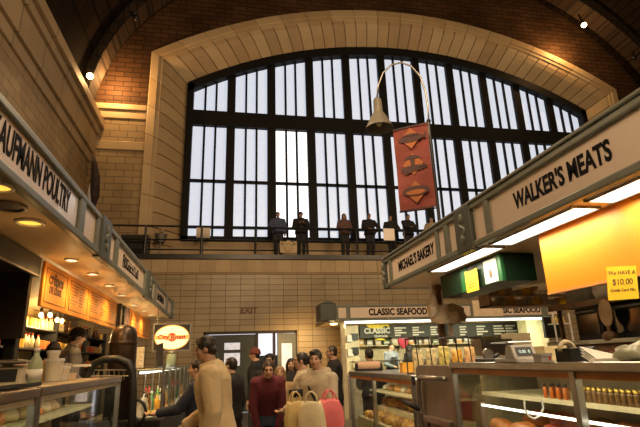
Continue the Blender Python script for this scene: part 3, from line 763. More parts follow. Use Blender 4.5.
    mb.ball(hp((0, .076, -.053)), hr((.024, .013, .010)), 10, 6, rot=Mh)
    for sx in (-1, 1):
        mb.ball(hp((sx * .075, -.008, -.002)), hr((.011, .022, .032)), 8, 6, rot=Mh)
        mb.ball(hp((sx * .04, .05, -.02)), hr((.026, .028, .026)), 8, 6, rot=Mh)
    me = remesh(mb.mesh('body'), voxel, 2)
    for m_ in skin(tone): me.materials.append(m_)
    inv = Mh.transposed()
    for p in me.polygons:
        q = inv @ (p.center - hc) / kh
        if q.y < .045: continue
        for sx in (-1, 1):
            if abs(q.x - sx * .032) < .011 and abs(q.z - .010) < .006: p.material_index = 1
            if abs(q.x - sx * .034) < .019 and abs(q.z - .034) < .004: p.material_index = 3
        if abs(q.x) < .024 and abs(q.z + .053) < .009: p.material_index = 2
    bo = bpy.data.objects.new('body', me); COL.objects.link(bo); bo.parent = root

    def cl_build(name, mbx, m_, vox=None, it=4):
        me_ = remesh(mbx.mesh(name), vox or voxel * 1.25, it); me_.materials.append(m_)
        if name in ('jacket', 'shirt', 'trousers', 'hood'):
            amp = (.004 if name == 'shirt' else .005) * k; sd = Vector((len(label), len(label) * .7, 0))
            nv = [(v.normal.copy(), v.co.copy()) for v in me_.vertices]
            for v, (n_, c_) in zip(me_.vertices, nv):
                w_ = mnoise.noise(Vector((c_.x * 5, c_.y * 5, c_.z * 7)) + sd) * .45 - max(0, .13 - abs(mnoise.noise(Vector((c_.x * 5 + c_.z * 3, c_.y * 5, c_.z * 8)) - sd))) * 5
                v.co = c_ + n_ * amp * w_
        o = bpy.data.objects.new(name, me_); COL.objects.link(o); o.parent = root; return o
    legs = legs or m_trouser
    tr = MB(); tr.ring_loft([ring(z, y, rx + .018, ry + .018, Lw) for z, y, rx, ry in ((.80, 0, .15 * b, .10), (.88, 0, .155 * b, .11), (.93, 0, .165 * b, .115), (1.0, 0, .15 * b, .105))])
    for i in (0, 1):
        tr.capsule(Lw(hip[i]), Lw(kn[i]), .100 * k * b, .076 * k); tr.cyl(Lw(kn[i]), Lw(an[i]) + Vector((0, 0, .0)), .076 * k, .066 * k, 12); tr.ball(Lw(kn[i]), .076 * k)
    cl_build('trousers', tr, legs)
    sh = MB()
    for i in (0, 1): sh.capsule(Lw(an[i]) + Vector((0, -.02, -.03)) * k, Lw(toe[i]) + Vector((0, .01, 0)), .052 * k, .044 * k).box(*(lambda c: (c.x - .04, c.x + .04, c.y - .14, c.y + .12, .0, .03))((Lw(an[i]) + Lw(toe[i])) / 2))
    cl_build('shoes', sh, shoes or m_black, voxel * 1.4)
    if top:
        tp = MB(); inf = .028 * bulk
        TT = [t for t in T if t[0] > hem + .02 and t[0] < 1.50]
        rg_ = [(hem, 0, (.16 if hem > .9 else .175) * b, .115)] + TT + [(1.515, -.008, .055, .056)]
        tp.ring_loft([ring(z, y, rx + inf, ry + inf, U if z > .90 else (lambda p: U((p[0], p[1], p[2])))) for z, y, rx, ry in rg_])
        for i, sx in enumerate((1, -1)):
            tp.capsule(U((sx * .10 * b, -.012, 1.41)), U(sho[i]), .078 * k * (1 + .1 * bulk), .072 * k * (1 + .12 * bulk))
            tp.capsule(U(sho[i]), U(el[i]), (.058 + .014 * bulk) * k, (.05 + .014 * bulk) * k)
            e_, w_ = U(el[i]), U(wr[i]); dd = (w_ - e_)
            tp.cyl(e_, w_ - dd.normalized() * .005, (.05 + .014 * bulk) * k, (.036 + .012 * bulk) * k, 12); 
            tp.cyl(w_ - dd.normalized() * .045, w_ - dd.normalized() * .002, (.042 + .012 * bulk) * k, (.038 + .012 * bulk) * k, 12)
        if hood:
            hb = MB(); 
            hb.tube([U((.09, .05, 1.475)), U((.115, -.03, 1.50)), U((.08, -.11, 1.50)), U((0, -.135, 1.485)), U((-.08, -.11, 1.50)), U((-.115, -.03, 1.50)), U((-.09, .05, 1.475))], [.025 * k, .04 * k, .05 * k, .055 * k, .05 * k, .04 * k, .025 * k], 10)
            hb.ball(U((0, -.135, 1.44)), (.10 * k, .05 * k, .09 * k))
            cl_build('hood', hb, top)
        else:
            tp.tube([U((.062 * math.cos(a), -.004 + .066 * math.sin(a), 1.515 + .012 * math.sin(-a))) for a in [j * 2 * math.pi / 12 for j in range(13)]], .015 * k, 7)
        cl_build('jacket' if bulk >= 1 else 'shirt', tp, top)
    if apron:
        ap = MB(); ap.ring_loft([ring(z, y + .012, (rx + .040) * f_, ry + .034, U) for z, y, rx, ry, f_ in ((.62, .0, .16, .12, 1), (.93, 0, .165 * b, .115, 1), (1.12, 0, .14 * b, .1, .95), (1.33, .012, .12, .105, .8))])
        cl_build('apron', ap, apron)
    if strap: 
        st = MB(); st.tube([U((.13, -.10, 1.43)), U((.11, .02, 1.50)), U((.03, .145, 1.33)), U((-.10, .15, 1.12)), U((-.2, .05, .98))], .016 * k, 6); st.build('bag_strap', strap, root)
    hm = hair_m or m_hair_d; hb = MB()
    if hair in ('short', 'crop'):
        e_ = .004 if hair == 'crop' else .012
        hb.ball(hp((0, -.024, .042)), hr((.075 + e_, .092 + e_, .086 + e_)), 16, 10, rot=Mh); hb.ball(hp((0, -.055, -.005)), hr((.066 + e_, .055 + e_, .07)), 14, 8, rot=Mh)
        if hair == 'short': hb.ball(hp((.02, .045, .095)), hr((.055, .04, .030)), 12, 8, rot=Mh)
        for sx in (-1, 1): hb.ball(hp((sx * .072, .012, .03)), hr((.010, .018, .035)), 8, 6, rot=Mh)
    elif hair == 'long':
        hb.ball(hp((0, -.024, .045)), hr((.092, .104, .094)), 16, 10, rot=Mh)
        for sx in (-1, 1): hb.capsule(hp((sx * .078, -.01, .02)), hp((sx * .085, -.015, -.19)), .030 * k, .034 * k)
        hb.ball(hp((0, -.08, -.08)), hr((.095, .045, .15)), 14, 10, rot=Mh)
    elif hair in ('bun', 'tail'):
        hb.ball(hp((0, -.022, .042)), hr((.083, .098, .088)), 16, 10, rot=Mh); hb.ball(hp((0, -.055, .0)), hr((.07, .055, .07)), 12, 8, rot=Mh)
        for sx in (-1, 1): hb.ball(hp((sx * .074, .016, .02)), hr((.010, .02, .05)), 8, 6, rot=Mh)
        if hair == 'bun': hb.ball(hp((0, -.10, .10)), hr((.048, .045, .045)), rot=Mh)
        else: hb.tube([hp((0, -.11, .06)), hp((0, -.16, 0)), hp((0, -.15, -.14)), hp((0, -.13, -.2))], [.03 * k, .036 * k, .03 * k, .01 * k], 8)
    if hat:
        ht = MB(); ht.ball(hp((0, -.016, .055)), hr((.094, .112, .092)), 18, 10, rot=Mh)
        ht.tube([hp((.092 * math.cos(a), -.016 + .109 * math.sin(a), .035 + .012 * math.sin(a))) for a in [j * 2 * math.pi / 20 for j in range(21)]], .014 * k, 8)
        cl_build('cap', ht, hat, None, 2)
        if hair != 'none': hb = MB().ball(hp((0, -.06, -.015)), hr((.072, .05, .06)), 12, 8, rot=Mh)
    if hb.v: cl_build('hair', hb, hm, None, 2)
    root['_k'] = k
    return root, U, k

m_trouser = cloth('dark_trouser', (.025, .025, .03))
m_jean = cloth('blue_jean', (.05, .07, .12))
m_jblack = cloth('black_coat', (.014, .013, .014))
m_jcream = cloth('cream_jacket', (.62, .47, .27), .8, .07)
m_maroon = cloth('maroon_sweater', (.13, .022, .035))
m_white_coat = cloth('ivory_coat', (.60, .50, .36))
m_beige = cloth('beige_hoodie', (.48, .40, .28))
m_greyblue = cloth('grey_blue_shirt', (.17, .20, .24))
m_grey_shirt = cloth('grey_shirt', (.19, .18, .18))
m_apron_d = cloth('black_apron', (.015, .015, .016))
m_redhat = cloth('rust_red_knit', (.17, .045, .03))
m_navy = cloth('navy_jacket', (.025, .03, .055))

def g(px, y, z=0): p = at(px, 363, y); return (p.x, y, z)
# aisle, front to back
person('man in a cream jacket standing in profile, facing the left counters', g(220, 4.5), 80, 1.75, .009, ('front', 'down'), lean=9, look=(10, -6), tone='tan', top=m_jcream, hem=.74, bulk=1.5, build=1.0)
person('woman in a maroon sweater bending forward with hands on her thighs', g(267, 6.5), 178, 1.63, .009, ('thigh', 'thigh'), lean=33, look=(0, 2), tone='light', top=m_maroon, hem=.84, bulk=.8, legs=m_jean, hair='bun', hair_m=m_hair_b, build=.86)
rb, Ub, kb = person('woman in a beige hooded jacket carrying shopping bags', g(317, 5.35), 140, 1.61, .009, ('belly', 'front'), look=(15, 0), tone='light', top=m_beige, hem=.80, hood=True, bulk=1.5, hair='short', build=.95, strap=m_black)
person('woman in an ivory coat in profile beside the beige hooded jacket', g(303, 5.85), 75, 1.60, .009, ('belly', 'belly'), look=(5, 0), tone='light', top=m_white_coat, hem=.76, bulk=1.4, hair='tail', build=.93)
person('man in black standing in profile in front of the lit tile wall', g(333.5, 8.0), 82, 1.72, .011, ('down', 'front'), tone='tan', top=m_jblack, hem=.82, bulk=1.2, hair='crop')
person('person in dark clothes behind the cream jacket on its right side', g(232, 6.7), 60, 1.57, .011, ('down', 'belly'), tone='light', top=m_jblack, hem=.80, bulk=1.3)
person('person in a dark coat reaching to the left counter behind the cream jacket', g(199, 5.75), 75, 1.55, .011, ('reach', 'reach'), tone='light', top=m_navy, hem=.80, bulk=1.2, look=(10, 0))
person('distant dark-haired shopper in a dark coat at the end of the left counter', g(199, 9.4), 60, 1.48, .012, ('front', 'down'), tone='light', top=m_navy, bulk=1.2)
person('person in a rust red knit hat and dark coat near the doors', g(256, 9.0), 70, 1.74, .011, ('down', 'down'), tone='light', top=m_jblack, hem=.74, bulk=1.4, hat=m_redhat)
person('dark-haired person directly behind the maroon sweater', g(270, 7.6), 160, 1.62, .011, ('down', 'down'), tone='tan', top=m_jblack, bulk=1.2)
person('fair-haired youngster in a tan top right behind the maroon sweater', g(280, 7.0), 170, 1.44, .011, ('down', 'belly'), tone='light', top=cloth('tan_top', (.40, .26, .13)), bulk=1, hair='long', hair_m=m_hair_f, build=.88)
person('woman with long dark hair in a black coat by the open door', g(291, 8.1), 172, 1.54, .011, ('down', 'belly'), tone='light', top=m_jblack, hem=.70, bulk=1.3, hair='long', hair_m=m_hair_d, build=.93)
person('dark-haired customer with his head just above the pastry case', g(370, 8.6), 15, 1.66, .012, ('down', 'belly'), tone='tan', top=m_navy, bulk=1)
# vendors stand on raised stall floors
struct(MB().box(-3.3, -1.72, 3.2, 13.6, 0, .25).build('floor_stall_left', m_floor))
struct(MB().box(3.3, 11, 13.4, yl - .05, 0, .2).build('floor_stall_end', m_floor))
p = at(75, 350, 6.9)
person('vendor with a black knit cap and black apron behind the left counter', (p.x - .08, 6.9, .25), -62, 1.76, .009, ('belly', 'belly'), lean=6, look=(10, -6), tone='pale', top=m_grey_shirt, bulk=.7, apron=m_apron_d, hat=m_jblack)
p = at(53, 350, 6.0)
person('person with a black cap bowed behind the white tubs on the left counter', (p.x, 6.0, .25), 15, 1.54, .011, ('belly', 'belly'), lean=8, look=(0, -14), tone='light', top=m_grey_shirt, bulk=.8, hat=m_jblack)
p = at(391, 350, 14.1)
person('vendor in a grey blue shirt and black apron at the seafood stall', (p.x, 14.1, .2), 200, 1.72, .012, ('belly', 'belly'), tone='light', top=m_greyblue, bulk=.7, apron=m_apron_d, look=(-15, 0))
p = at(410, 350, 14.3)
person('vendor in black turned away at the seafood stall', (p.x, 14.3, .2), 20, 1.66, .012, ('belly', 'belly'), tone='light', top=m_jblack, bulk=.8, hair='long')

# visitors leaning on the balcony railing
BY = 20.05 * S
def bg(px): p = at(px, 230, BY); return (p.x, BY, 5.0)
person('person in a blue jacket at the balcony railing, leftmost of the visitors', bg(278), 175, 1.70, .016, ('rail', 'down'), tone='tan', top=cloth('blue_jacket', (.06, .08, .16)), bulk=1.7, build=1.1)
person('hooded person on the balcony with hands raised, second visitor from the left', bg(301), 180, 1.72, .016, ('chest', 'chest'), tone='tan', top=m_jblack, bulk=1.9, build=1.15, hood=True, hat=m_jblack)
person('woman with long dark hair on the balcony, standing alone mid railing', bg(344.5), 180, 1.70, .016, ('rail', 'belly'), tone='tan', top=cloth('dusky_jacket', (.13, .07, .06)), bulk=1.7, hair='long')
person('person in black on the balcony with one elbow out', bg(369.5), 185, 1.73, .016, ('rail', 'hip'), tone='tan', top=m_jblack, bulk=1.7, build=1.1)
person('person in black on the balcony behind a hanging pale paper', bg(391), 178, 1.66, .016, ('rail', 'rail'), tone='tan', top=m_jblack, bulk=1.7, build=1.1)
person('person in black on the balcony under the red banner', bg(408), 195, 1.72, .016, ('reach', 'rail'), tone='tan', top=m_jblack, bulk=1.9, build=1.15, lean=4)
person('person in a tan jacket on the balcony just right of the red banner', bg(432), 160, 1.62, .016, ('rail', 'rail'), tone='light', top=cloth('tan_jacket', (.40, .29, .17)), bulk=1.7, build=1.1, lean=6)
person('last visitor on the balcony, half hidden behind the bakery sign', bg(453), 180, 1.60, .016, ('rail', 'rail'), tone='light', top=m_grey_shirt, bulk=1.0)
c0, c1 = at(383, 228.5, yl - .06), at(395, 240.5, yl - .06)
tag(MB().box(c0.x, c1.x, yl - .07, yl - .055, c1.z, c0.z).build('paper_notice', m_signpanel), 'square pale paper hanging on the balcony railing between the visitors in black', 'notice')

# things the shoppers carry
def bag(name, label, p, w, h, d, m, rot=0, handle=.09, tilt=0):
    t = thing(name, label, 'bag', p, R(rot))
    mb = MB(); n = 18; rings = []
    for z, f in ((0, .80), (.05, .98), (h * .35, 1.08), (h * .7, 1.0), (h * .92, .82), (h, .74)):
        rings.append([Vector((w / 2 * f * math.copysign(abs(math.cos(a)) ** .6, math.cos(a)) * (1 + .05 * math.sin(7 * a + z * 20)), d / 2 * f * math.copysign(abs(math.sin(a)) ** .6, math.sin(a)) * (1 + .06 * math.sin(5 * a + z * 13)), z + .012 * math.sin(3 * a))) for a in [2 * math.pi * i / n for i in range(n)]])
    mb.ring_loft(rings); mb.build('bag_body', m, t, smooth=True)
    for sy in (-1, 1):
        MB().tube([(-w * .24, sy * d * .3, h - .03), (-w * .2, sy * d * .2, h + handle * .6), (-w * .06, sy * .012, h + handle), (w * .06, sy * .012, h + handle), (w * .2, sy * d * .2, h + handle * .6), (w * .24, sy * d * .3, h - .03)], .008, 6).build('handle', m, t, smooth=True)
    return t
m_bag_c = cloth('cream_plastic', (.70, .58, .36), .45)
m_bag_y = cloth('pale_yellow_plastic', (.66, .50, .22), .45)
m_bag_p = cloth('pink_plastic', (.75, .16, .17), .4)
p = at(293, 427, 5.15); bag('shopping_bag', 'pale yellow carrier bag hanging lowest left of the beige jacket', (p.x, 4.98, .78), .20, .34, .12, m_bag_y, 20)
p = at(309, 427, 5.0); bag('shopping_bag', 'cream carrier bag hanging in front of the beige jacket', (p.x, 4.84, .78), .25, .34, .13, m_bag_c, -10)
p = at(331, 427, 4.95); bag('shopping_bag', 'pink carrier bag hanging at the right of the beige jacket', (p.x, 4.98, .80), .27, .32, .13, m_bag_p, 15)
p = at(296, 394, 5.05)
t = thing('camera', 'small black camera held in front of the beige jacket', 'camera', (p.x, 5.06, p.z - .03), R(20))
MB().box(-.07, .07, -.025, .025, 0, .075).build('camera_body', m_black, t, bevel=.008)
MB().cyl((0, -.025, .037), (0, -.065, .037), .028, .026, 16).build('lens', m_black_iron, t)
# ------------------------------------------------------------------ display cases
m_meat = mat('red_meat', (.42, .08, .045), .35, vary=.4, scale=14)
m_meat_o = mat('cured_meat', (.62, .22, .06), .35, vary=.35, scale=12)
m_pastry = mat('golden_pastry', (.72, .40, .10), .5, vary=.35, scale=18, bump=.4)
m_bread = mat('brown_crust', (.45, .22, .07), .6, vary=.3, scale=14, bump=.4)
m_gold = mat('gold_lid', (.75, .52, .12), .3, .8)
m_jarfill = mat('amber_preserve', (.16, .085, .03), .15, vary=.4, scale=30)
m_orange_fill = mat('orange_sauce', (.50, .13, .02), .2)
m_shelf_edge = mat('pale_shelf_edge', (.75, .66, .42), .4)
m_case_in = mat('case_interior', (.34, .25, .14), .5)
m_paleglass = mat('pale_green_glass', (.35, .42, .28), .12)
m_brown_glass = mat('brown_glass', (.16, .07, .02), .12)

def display_case(label, s, X, y0, y1, ztop, depth, base=.72, rail=.05, band=None, posts=(), lamp=6, band_m=None, shelf=None):
    """glass-fronted counter along the aisle; s = +1 when the case runs back towards +x"""
    t = thing('display_case', label, 'display case', (X, (y0 + y1) / 2, 0))
    h = (y1 - y0) / 2
    def bx(a, b, ya, yb, za, zb): lo, hi = sorted((a * s, b * s)); return MB().box(lo, hi, ya, yb, za, zb)
    bx(.0, depth, -h, h, 0, base).build('base_cabinet', m_steel_d, t, bevel=.01)
    bx(.02, depth - .02, -h + .03, h - .03, base, base + .02).build('deck', m_white, t)
    bx(depth - .03, depth, -h, h, base, ztop - .02).build('back_panel', m_case_in, t)
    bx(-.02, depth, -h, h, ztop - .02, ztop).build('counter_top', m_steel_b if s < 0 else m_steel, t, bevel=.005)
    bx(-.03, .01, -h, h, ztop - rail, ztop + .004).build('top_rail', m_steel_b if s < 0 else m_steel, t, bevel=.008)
    if band: bx(-.012, .012, -h, h, ztop - rail - band, ztop - rail).build('trim_band', band_m or m_orange_trim, t)
    bx(.0, .008, -h + .02, h - .02, base, ztop - rail - (band or 0)).build('front_glass', m_glass, t)
    for ye in (-h, h - .012): bx(.01, depth - .03, ye, ye + .012, base, ztop - .02).build('end_glass', m_glass, t)
    for yp, w, mm in [(-h, .035, m_steel_d), (h - .035, .035, m_steel_d)] + [(p_ - t.location.y - .02, .04, m_steel) for p_ in posts]:
        bx(-.022, .02, yp, yp + w, base, ztop - .01).build('post', mm, t, bevel=.004)
    if shelf:
        for zsh, xf_ in shelf:
            o = bx(xf_, depth - .05, -h + .05, h - .05, zsh - .012, zsh).build('shelf', m_shelf_edge, t)
            bx(xf_ - .012, xf_, -h + .05, h - .05, zsh - .022, zsh + .004).build('shelf_edge', m_shelf_edge, o)
    if lamp:
        bx(.06, .10, -h + .1, h - .1, ztop - .055, ztop - .03).build('case_lamp', m_tube, t)
        l = bpy.data.lights.new('case_light', 'AREA'); l.shape = 'RECTANGLE'; l.size = .06; l.size_y = h * 1.8; l.energy = lamp; l.color = (1.0, .80, .48)
        o = bpy.data.objects.new('case_light', l); COL.objects.link(o); o.parent = t; o.location = (.12 * s, 0, ztop - .06)
    return t
yE = ypx(119, -1.05, 1.38); yJ = ypx(36, -1.05, 1.38)
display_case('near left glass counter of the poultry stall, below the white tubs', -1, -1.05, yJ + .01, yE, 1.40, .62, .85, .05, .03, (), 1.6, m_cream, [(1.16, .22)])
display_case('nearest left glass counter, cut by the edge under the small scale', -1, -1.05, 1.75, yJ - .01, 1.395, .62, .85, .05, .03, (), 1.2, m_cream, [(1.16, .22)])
yP = ypx(580, 1.7, 1.25)
c1 = display_case('large near right glass counter full of jars and meats', 1, 1.7, .95, ypx(454, 1.7, 1.3), 1.445, .72, .70, .042, .034, (yP,), 3.2, None, [(1.232, .20)])
c2 = display_case('pastry counter of the bakery stall, beyond the steel gate', 1, 1.7, 4.42, 6.75, 1.335, .68, .50, .05, .035, (ypx(374, 1.7, 1.2),), 3.5, None, [(1.10, .25)])
# white lamp strip lines in the right counter
lx = lambda x, y, z: Vector((x + 1.78, y + 2.2, z + 1.155)) - Vector(c1.location)
MB().box(-.009, .009, -1.1, 1.15, 0, .012).build('lamp_strip', m_tube, c1, xf=lx)
MB().box(-.016, .016, -1.12, -1.1, -.42, .022).build('strip_support', m_steel_d, c1, xf=lx); MB().box(-.016, .016, 1.15, 1.17, -.42, .022).build('strip_support', m_steel_d, c1, xf=lx)
tag(MB().tube([at(524, 400, 2.75), at(524.5, 408, 2.75), at(528, 416, 2.75), at(534, 419, 2.75), at(540, 416, 2.74), at(543.5, 408, 2.73), at(542, 400, 2.72)], .006, 6).build('white_cord', m_white, smooth=True), 'white cord looped below the jar shelf inside the near right counter', 'cord')

# jars, bottles, meats (one of each, then copies)
def proto_jar(label):
    t = thing('preserve_jar', label, 'jar', (0, 0, 0), 0, 'gold-lidded jars on the counter shelf')
    MB().lathe([(0, 0), (.014, 0), (.016, .004), (.016, .052), (.012, .062), (0, .062)], n=12).build('glass', m_jarfill, t, smooth=True)
    MB().lathe([(0, .074), (.0125, .074), (.013, .062), (0, .062)], n=12).build('lid', m_gold, t, smooth=True)
    return t
J = proto_jar('gold-lidded preserve jar in the rows on the shelf of the near right counter'); first = True
for row in range(2):
    for i in range(33):
        o = J if first else copy_tree(J); first = False
        o.location = (1.935 + .05 * row, 1.30 + i * .040 + .02 * row, 1.233)
B = thing('sauce_bottle', 'dark-capped orange sauce bottle on the shelf left of the gold-lidded jars', 'bottle', (0, 0, 0), 0, 'orange sauce bottles')
MB().lathe([(0, 0), (.011, 0), (.0125, .004), (.0125, .055), (.006, .068), (0, .068)], n=12).build('glass', m_orange_fill, B, smooth=True)
MB().lathe([(0, .084), (.007, .084), (.007, .066), (0, .066)], n=10).build('cap', m_black, B, smooth=True)
for i in range(7):
    o = B if i == 0 else copy_tree(B)
    o.location = (1.935 + .035 * (i % 2), 2.66 + .031 * i, 1.233)
def lump(mb, c, r, seed, amp=.25):
    b = len(mb.v); mb.ball((0, 0, 0), 1.0, 14, 9)
    for i in range(b, len(mb.v)):
        v = mb.v[i]; d = 1 + amp * mnoise.noise(v * 1.7 + Vector((seed * 3.1, seed, 0)))
        mb.v[i] = Vector(c) + Vector((v.x * r[0], v.y * r[1], max(v.z * r[2], -r[2] * .7))) * d
    return mb
rg = random.Random(5)
def lumps(name, label, group, spots, r, mats_, protos=3, cat='meat'):
    ps = [lump(MB(), (0, 0, r[2] * .7), r, i + len(name)).mesh(name, [mats_[i % len(mats_)]], None, True) for i in range(protos)]
    for pm_ in ps:
        mz = min(v.co.z for v in pm_.vertices) - .001
        for v in pm_.vertices: v.co.z -= mz
    for i, (x, y, z) in enumerate(spots):
        o = bpy.data.objects.new(name, ps[i % protos]); COL.objects.link(o); o.location = (x, y, z); o.rotation_euler.z = rg.uniform(0, 6.28)
        tag(o, label, cat, group)
z0 = .725
tray = lambda x, y, w, d, z, m, lb, nm='tray': tag(MB().box(x - w / 2, x + w / 2, y - d / 2, y + d / 2, z, z + .012).box(x - w / 2, x - w / 2 + .008, y - d / 2, y + d / 2, z + .01, z + .035).box(x + w / 2 - .008, x + w / 2, y - d / 2, y + d / 2, z + .01, z + .035).box(x - w / 2, x + w / 2, y - d / 2, y - d / 2 + .008, z + .01, z + .035).box(x - w / 2, x + w / 2, y + d / 2 - .008, y + d / 2, z + .01, z + .035).build(nm, m), lb, 'tray')
# stepped display board so the goods stand up to the glass
lx = lambda x, y, z: Vector((x + 2.02, y + 2.25, z + .72)) - Vector(c1.location)
MB().box(-.27, .30, -1.2, 1.2, 0, .22).build('display_step', m_shelf_edge, c1, xf=lx); MB().box(-.05, .30, -1.2, 1.2, .22, .30).build('upper_step', m_shelf_edge, c1, xf=lx)
lumps('cured_ham', 'orange cured ham on the step below the jars in the near right counter', 'cured hams', [(1.90, 1.45 + i * .27, .942) for i in range(8)], (.085, .12, .075), [m_meat_o, m_meat_o, m_meat])
lumps('meat_cut', 'cut of meat on the upper step at the back of the near right counter', 'meat cuts', [(2.13, 1.40 + i * .26, 1.022) for i in range(8)], (.10, .11, .06), [m_meat, m_meat_o, m_bread])
lx = lambda x, y, z: Vector((x + 2.02, y + 5.58, z + .52)) - Vector(c2.location)
MB().box(-.27, .28, -1.08, 1.08, 0, .26).build('display_step', m_shelf_edge, c2, xf=lx); MB().box(-.02, .28, -1.08, 1.08, .26, .38).build('upper_step', m_shelf_edge, c2, xf=lx)
lumps('pastry', 'golden pastry heaped on the front step of the bakery counter', 'golden pastries on the step', [(1.84 + .10 * (i % 2), 4.58 + .085 * i, .782) for i in range(24)], (.055, .065, .045), [m_pastry, m_pastry, m_bread], cat='pastry')
lumps('loaf', 'round loaf on the back step of the bakery counter', 'round loaves', [(2.15, 4.63 + i * .24, .902) for i in range(9)], (.085, .10, .06), [m_bread, m_pastry, m_bread], cat='bread')
lumps('bun', 'bun on the upper shelf of the bakery counter', 'buns on the shelf', [(2.06 + .11 * (i % 2), 4.58 + i * .11, 1.10) for i in range(18)], (.05, .055, .035), [m_pastry, m_cream, m_bread], cat='bread')
lumps('chicken', 'pale dressed chicken on the shelf of the near left counter', 'dressed chickens', [(-1.45, yJ + .25 + i * .22, 1.16) for i in range(7)], (.075, .095, .05), [mat('chicken_skin', (.62, .42, .22), .4, scale=10), m_meat_o, mat('chicken_skin_pale', (.66, .50, .30), .4, scale=10)], cat='chicken')
lumps('chicken', 'dressed chicken on the shelf of the nearest left counter at the picture edge', 'dressed chickens at the edge', [(-1.45, 2.0 + i * .22, 1.16) for i in range(5)], (.075, .095, .05), [m_meat_o, m_pastry, m_meat_o], cat='chicken')

# steel gate between the right counters
gy0, gy1 = 3.62, 4.38
t = thing('swing_gate', 'grey steel gate with a bent tube handle between the two right counters', 'gate', (1.70, (gy0 + gy1) / 2, .04))
hw = (gy1 - gy0) / 2 - .015
pts = [(-hw, -.04), (-hw, 1.33), (-hw + .05, 1.385), (hw - .05, 1.385), (hw, 1.33), (hw, -.04)]
MB().prism([(0, -hw, .62), (0, -hw, 1.34), (0, -hw + .045, 1.385), (0, hw - .045, 1.385), (0, hw, 1.34), (0, hw, .62)], (.03, 0, 0)).build('panel', mat('brown_grey_panel', (.30, .25, .20), .4, .2), t, bevel=.006)
MB().tube([(-.035, hw - .12, -.03), (-.035, hw - .12, 1.20), (-.035, hw - .14, 1.26), (-.035, hw - .19, 1.285), (-.035, -hw + .04, 1.285)], .021, 10).build('tube_handle', m_steel, t, smooth=True)
MB().box(-.03, .0, -hw + .05, hw - .13, .93, .985).build('cross_bar', m_steel, t, bevel=.006)
for y in (-hw + .12, hw - .2): MB().box(-.015, .012, y - .02, y + .02, -.03, .95).build('leg', m_steel_d, t)
MB().capsule((-.05, hw - .12, 1.03), (-.13, hw + .0, 1.08), .022, .02).build('grip', m_black, t, smooth=True)

# ------------------------------------------------------------------ goods on the right counter
ZR = 1.446
def on(px, y, z): p = at(px, 360, y); return (p.x, y, z)
t = thing('counter_scale', 'grey electronic scale with a dark display on the near right counter', 'scale', on(521.5, 2.72, ZR), R(3))
MB().box(-.078, .078, -.06, .16, 0, .025).build('base', m_grey, t, bevel=.006)
MB().prism([(-.078, -.05, .022), (-.078, .05, .022), (-.078, .03, .10), (-.078, -.02, .10)], (.156, 0, 0)).build('housing', m_grey, t, bevel=.006)
MB().prism([(-.055, -.047, .035), (-.055, -.026, .087), (-.055, -.023, .087), (-.055, -.044, .035)], (.11, 0, 0)).build('display', m_black, t)
ddir = Vector((0, .021, .052)).normalized()
tt = text('display_digits', '0.00  0', .027, Vector(t.location) + Vector((0, -.040, .0605)), (1, 0, 0), ddir, mat('pale_digits', (.5, .7, .65), .5, emit=(.5, .8, .75), emit_strength=.7), t, extrude=.0005)
MB().box(-.09, .09, -.02, .16, .112, .120).cyl((0, .09, .025), (0, .09, .112), .02).build('weighing_pan', m_steel, t, bevel=.004)
def carton(name, label, px, y, w, d, h, m, z=ZR, rot=0, flap=True, cat='box'):
    t = thing(name, label, cat, on(px, y, z), R(rot))
    MB().box(-w / 2, w / 2, -d / 2, d / 2, 0, h).build('box_body', m, t, bevel=.003)
    if flap: MB().box(-w / 2 - .002, w / 2 + .002, -d / 2 - .002, d / 2 + .002, h - .012, h + .003).build('lid', m, t)
    return t
t = carton('small_carton', 'small grey carton with a red mark on the near right counter', 543, 2.42, .066, .07, .045, m_grey)
MB().box(.012, .022, -.0365, -.035, .012, .036).build('red_mark', m_red, t)
carton('pale_carton', 'long pale yellow carton behind the grey carton on the near right counter', 551, 2.78, .15, .12, .085, mat('pale_yellow_card', (.78, .66, .36), .6))
t = thing('tape_dispenser', 'black tape and wrap dispenser with a tan strap on the near right counter', 'dispenser', on(577, 2.30, ZR), R(5))
MB().prism([(-.085, -.05, 0), (.075, -.05, 0), (.08, -.05, .075), (.05, -.05, .055), (.03, -.05, .03), (.0, -.05, .035), (-.02, -.05, .07), (-.085, -.05, .07)], (0, .10, 0)).build('dispenser_body', m_black, t, bevel=.004)
MB().tube([(-.05 + .045 * math.cos(a), .0, .055 + .045 * math.sin(a)) for a in [i * math.pi / 10 for i in range(11)]], .012, 8).build('strap', m_shelf_edge, t, smooth=True)
t = thing('wrapping_paper', 'loose pile of white wrapping paper on the near right counter', 'paper', on(605, 2.12, ZR), R(-12))
for i in range(4):
    MB().prism([(-.10 + .01 * i, -.06, .004 * i + .001), (.08, -.06, .004 * i + .001), (.10, .05, .004 * i + .012), (-.08, .06, .004 * i + .03 + .01 * i)], (0, 0, .003)).build('sheet', m_paper, t)
t = thing('paper_bag_stack', 'crumpled grey-green plastic bags at the right end of the near right counter', 'bags', on(632, 2.05, ZR))
lump(lump(MB(), (0, 0, .03), (.07, .05, .045), 2, .5), (.07, .01, .03), (.06, .05, .05), 4, .6).build('bags', mat('grey_green_plastic', (.40, .40, .28), .35), t, smooth=True)
carton('red_box', 'small dark red box behind the wrapping paper on the near right counter', 613, 2.40, .06, .05, .05, mat('dark_red_card', (.16, .04, .03), .5))
t = thing('slicer', 'dark low slicer lying on the back counter beyond the scale', 'slicer', on(490, 3.25, ZR), R(10))
MB().box(-.09, .09, -.05, .05, 0, .025).build('base', m_black, t, bevel=.008)
MB().cyl((-.02, -.02, .05), (-.02, .0, .05), .04, n=20).build('blade', m_steel, t); MB().capsule((.03, 0, .03), (.09, .02, .045), .014, .012).build('handle', m_black, t, smooth=True)

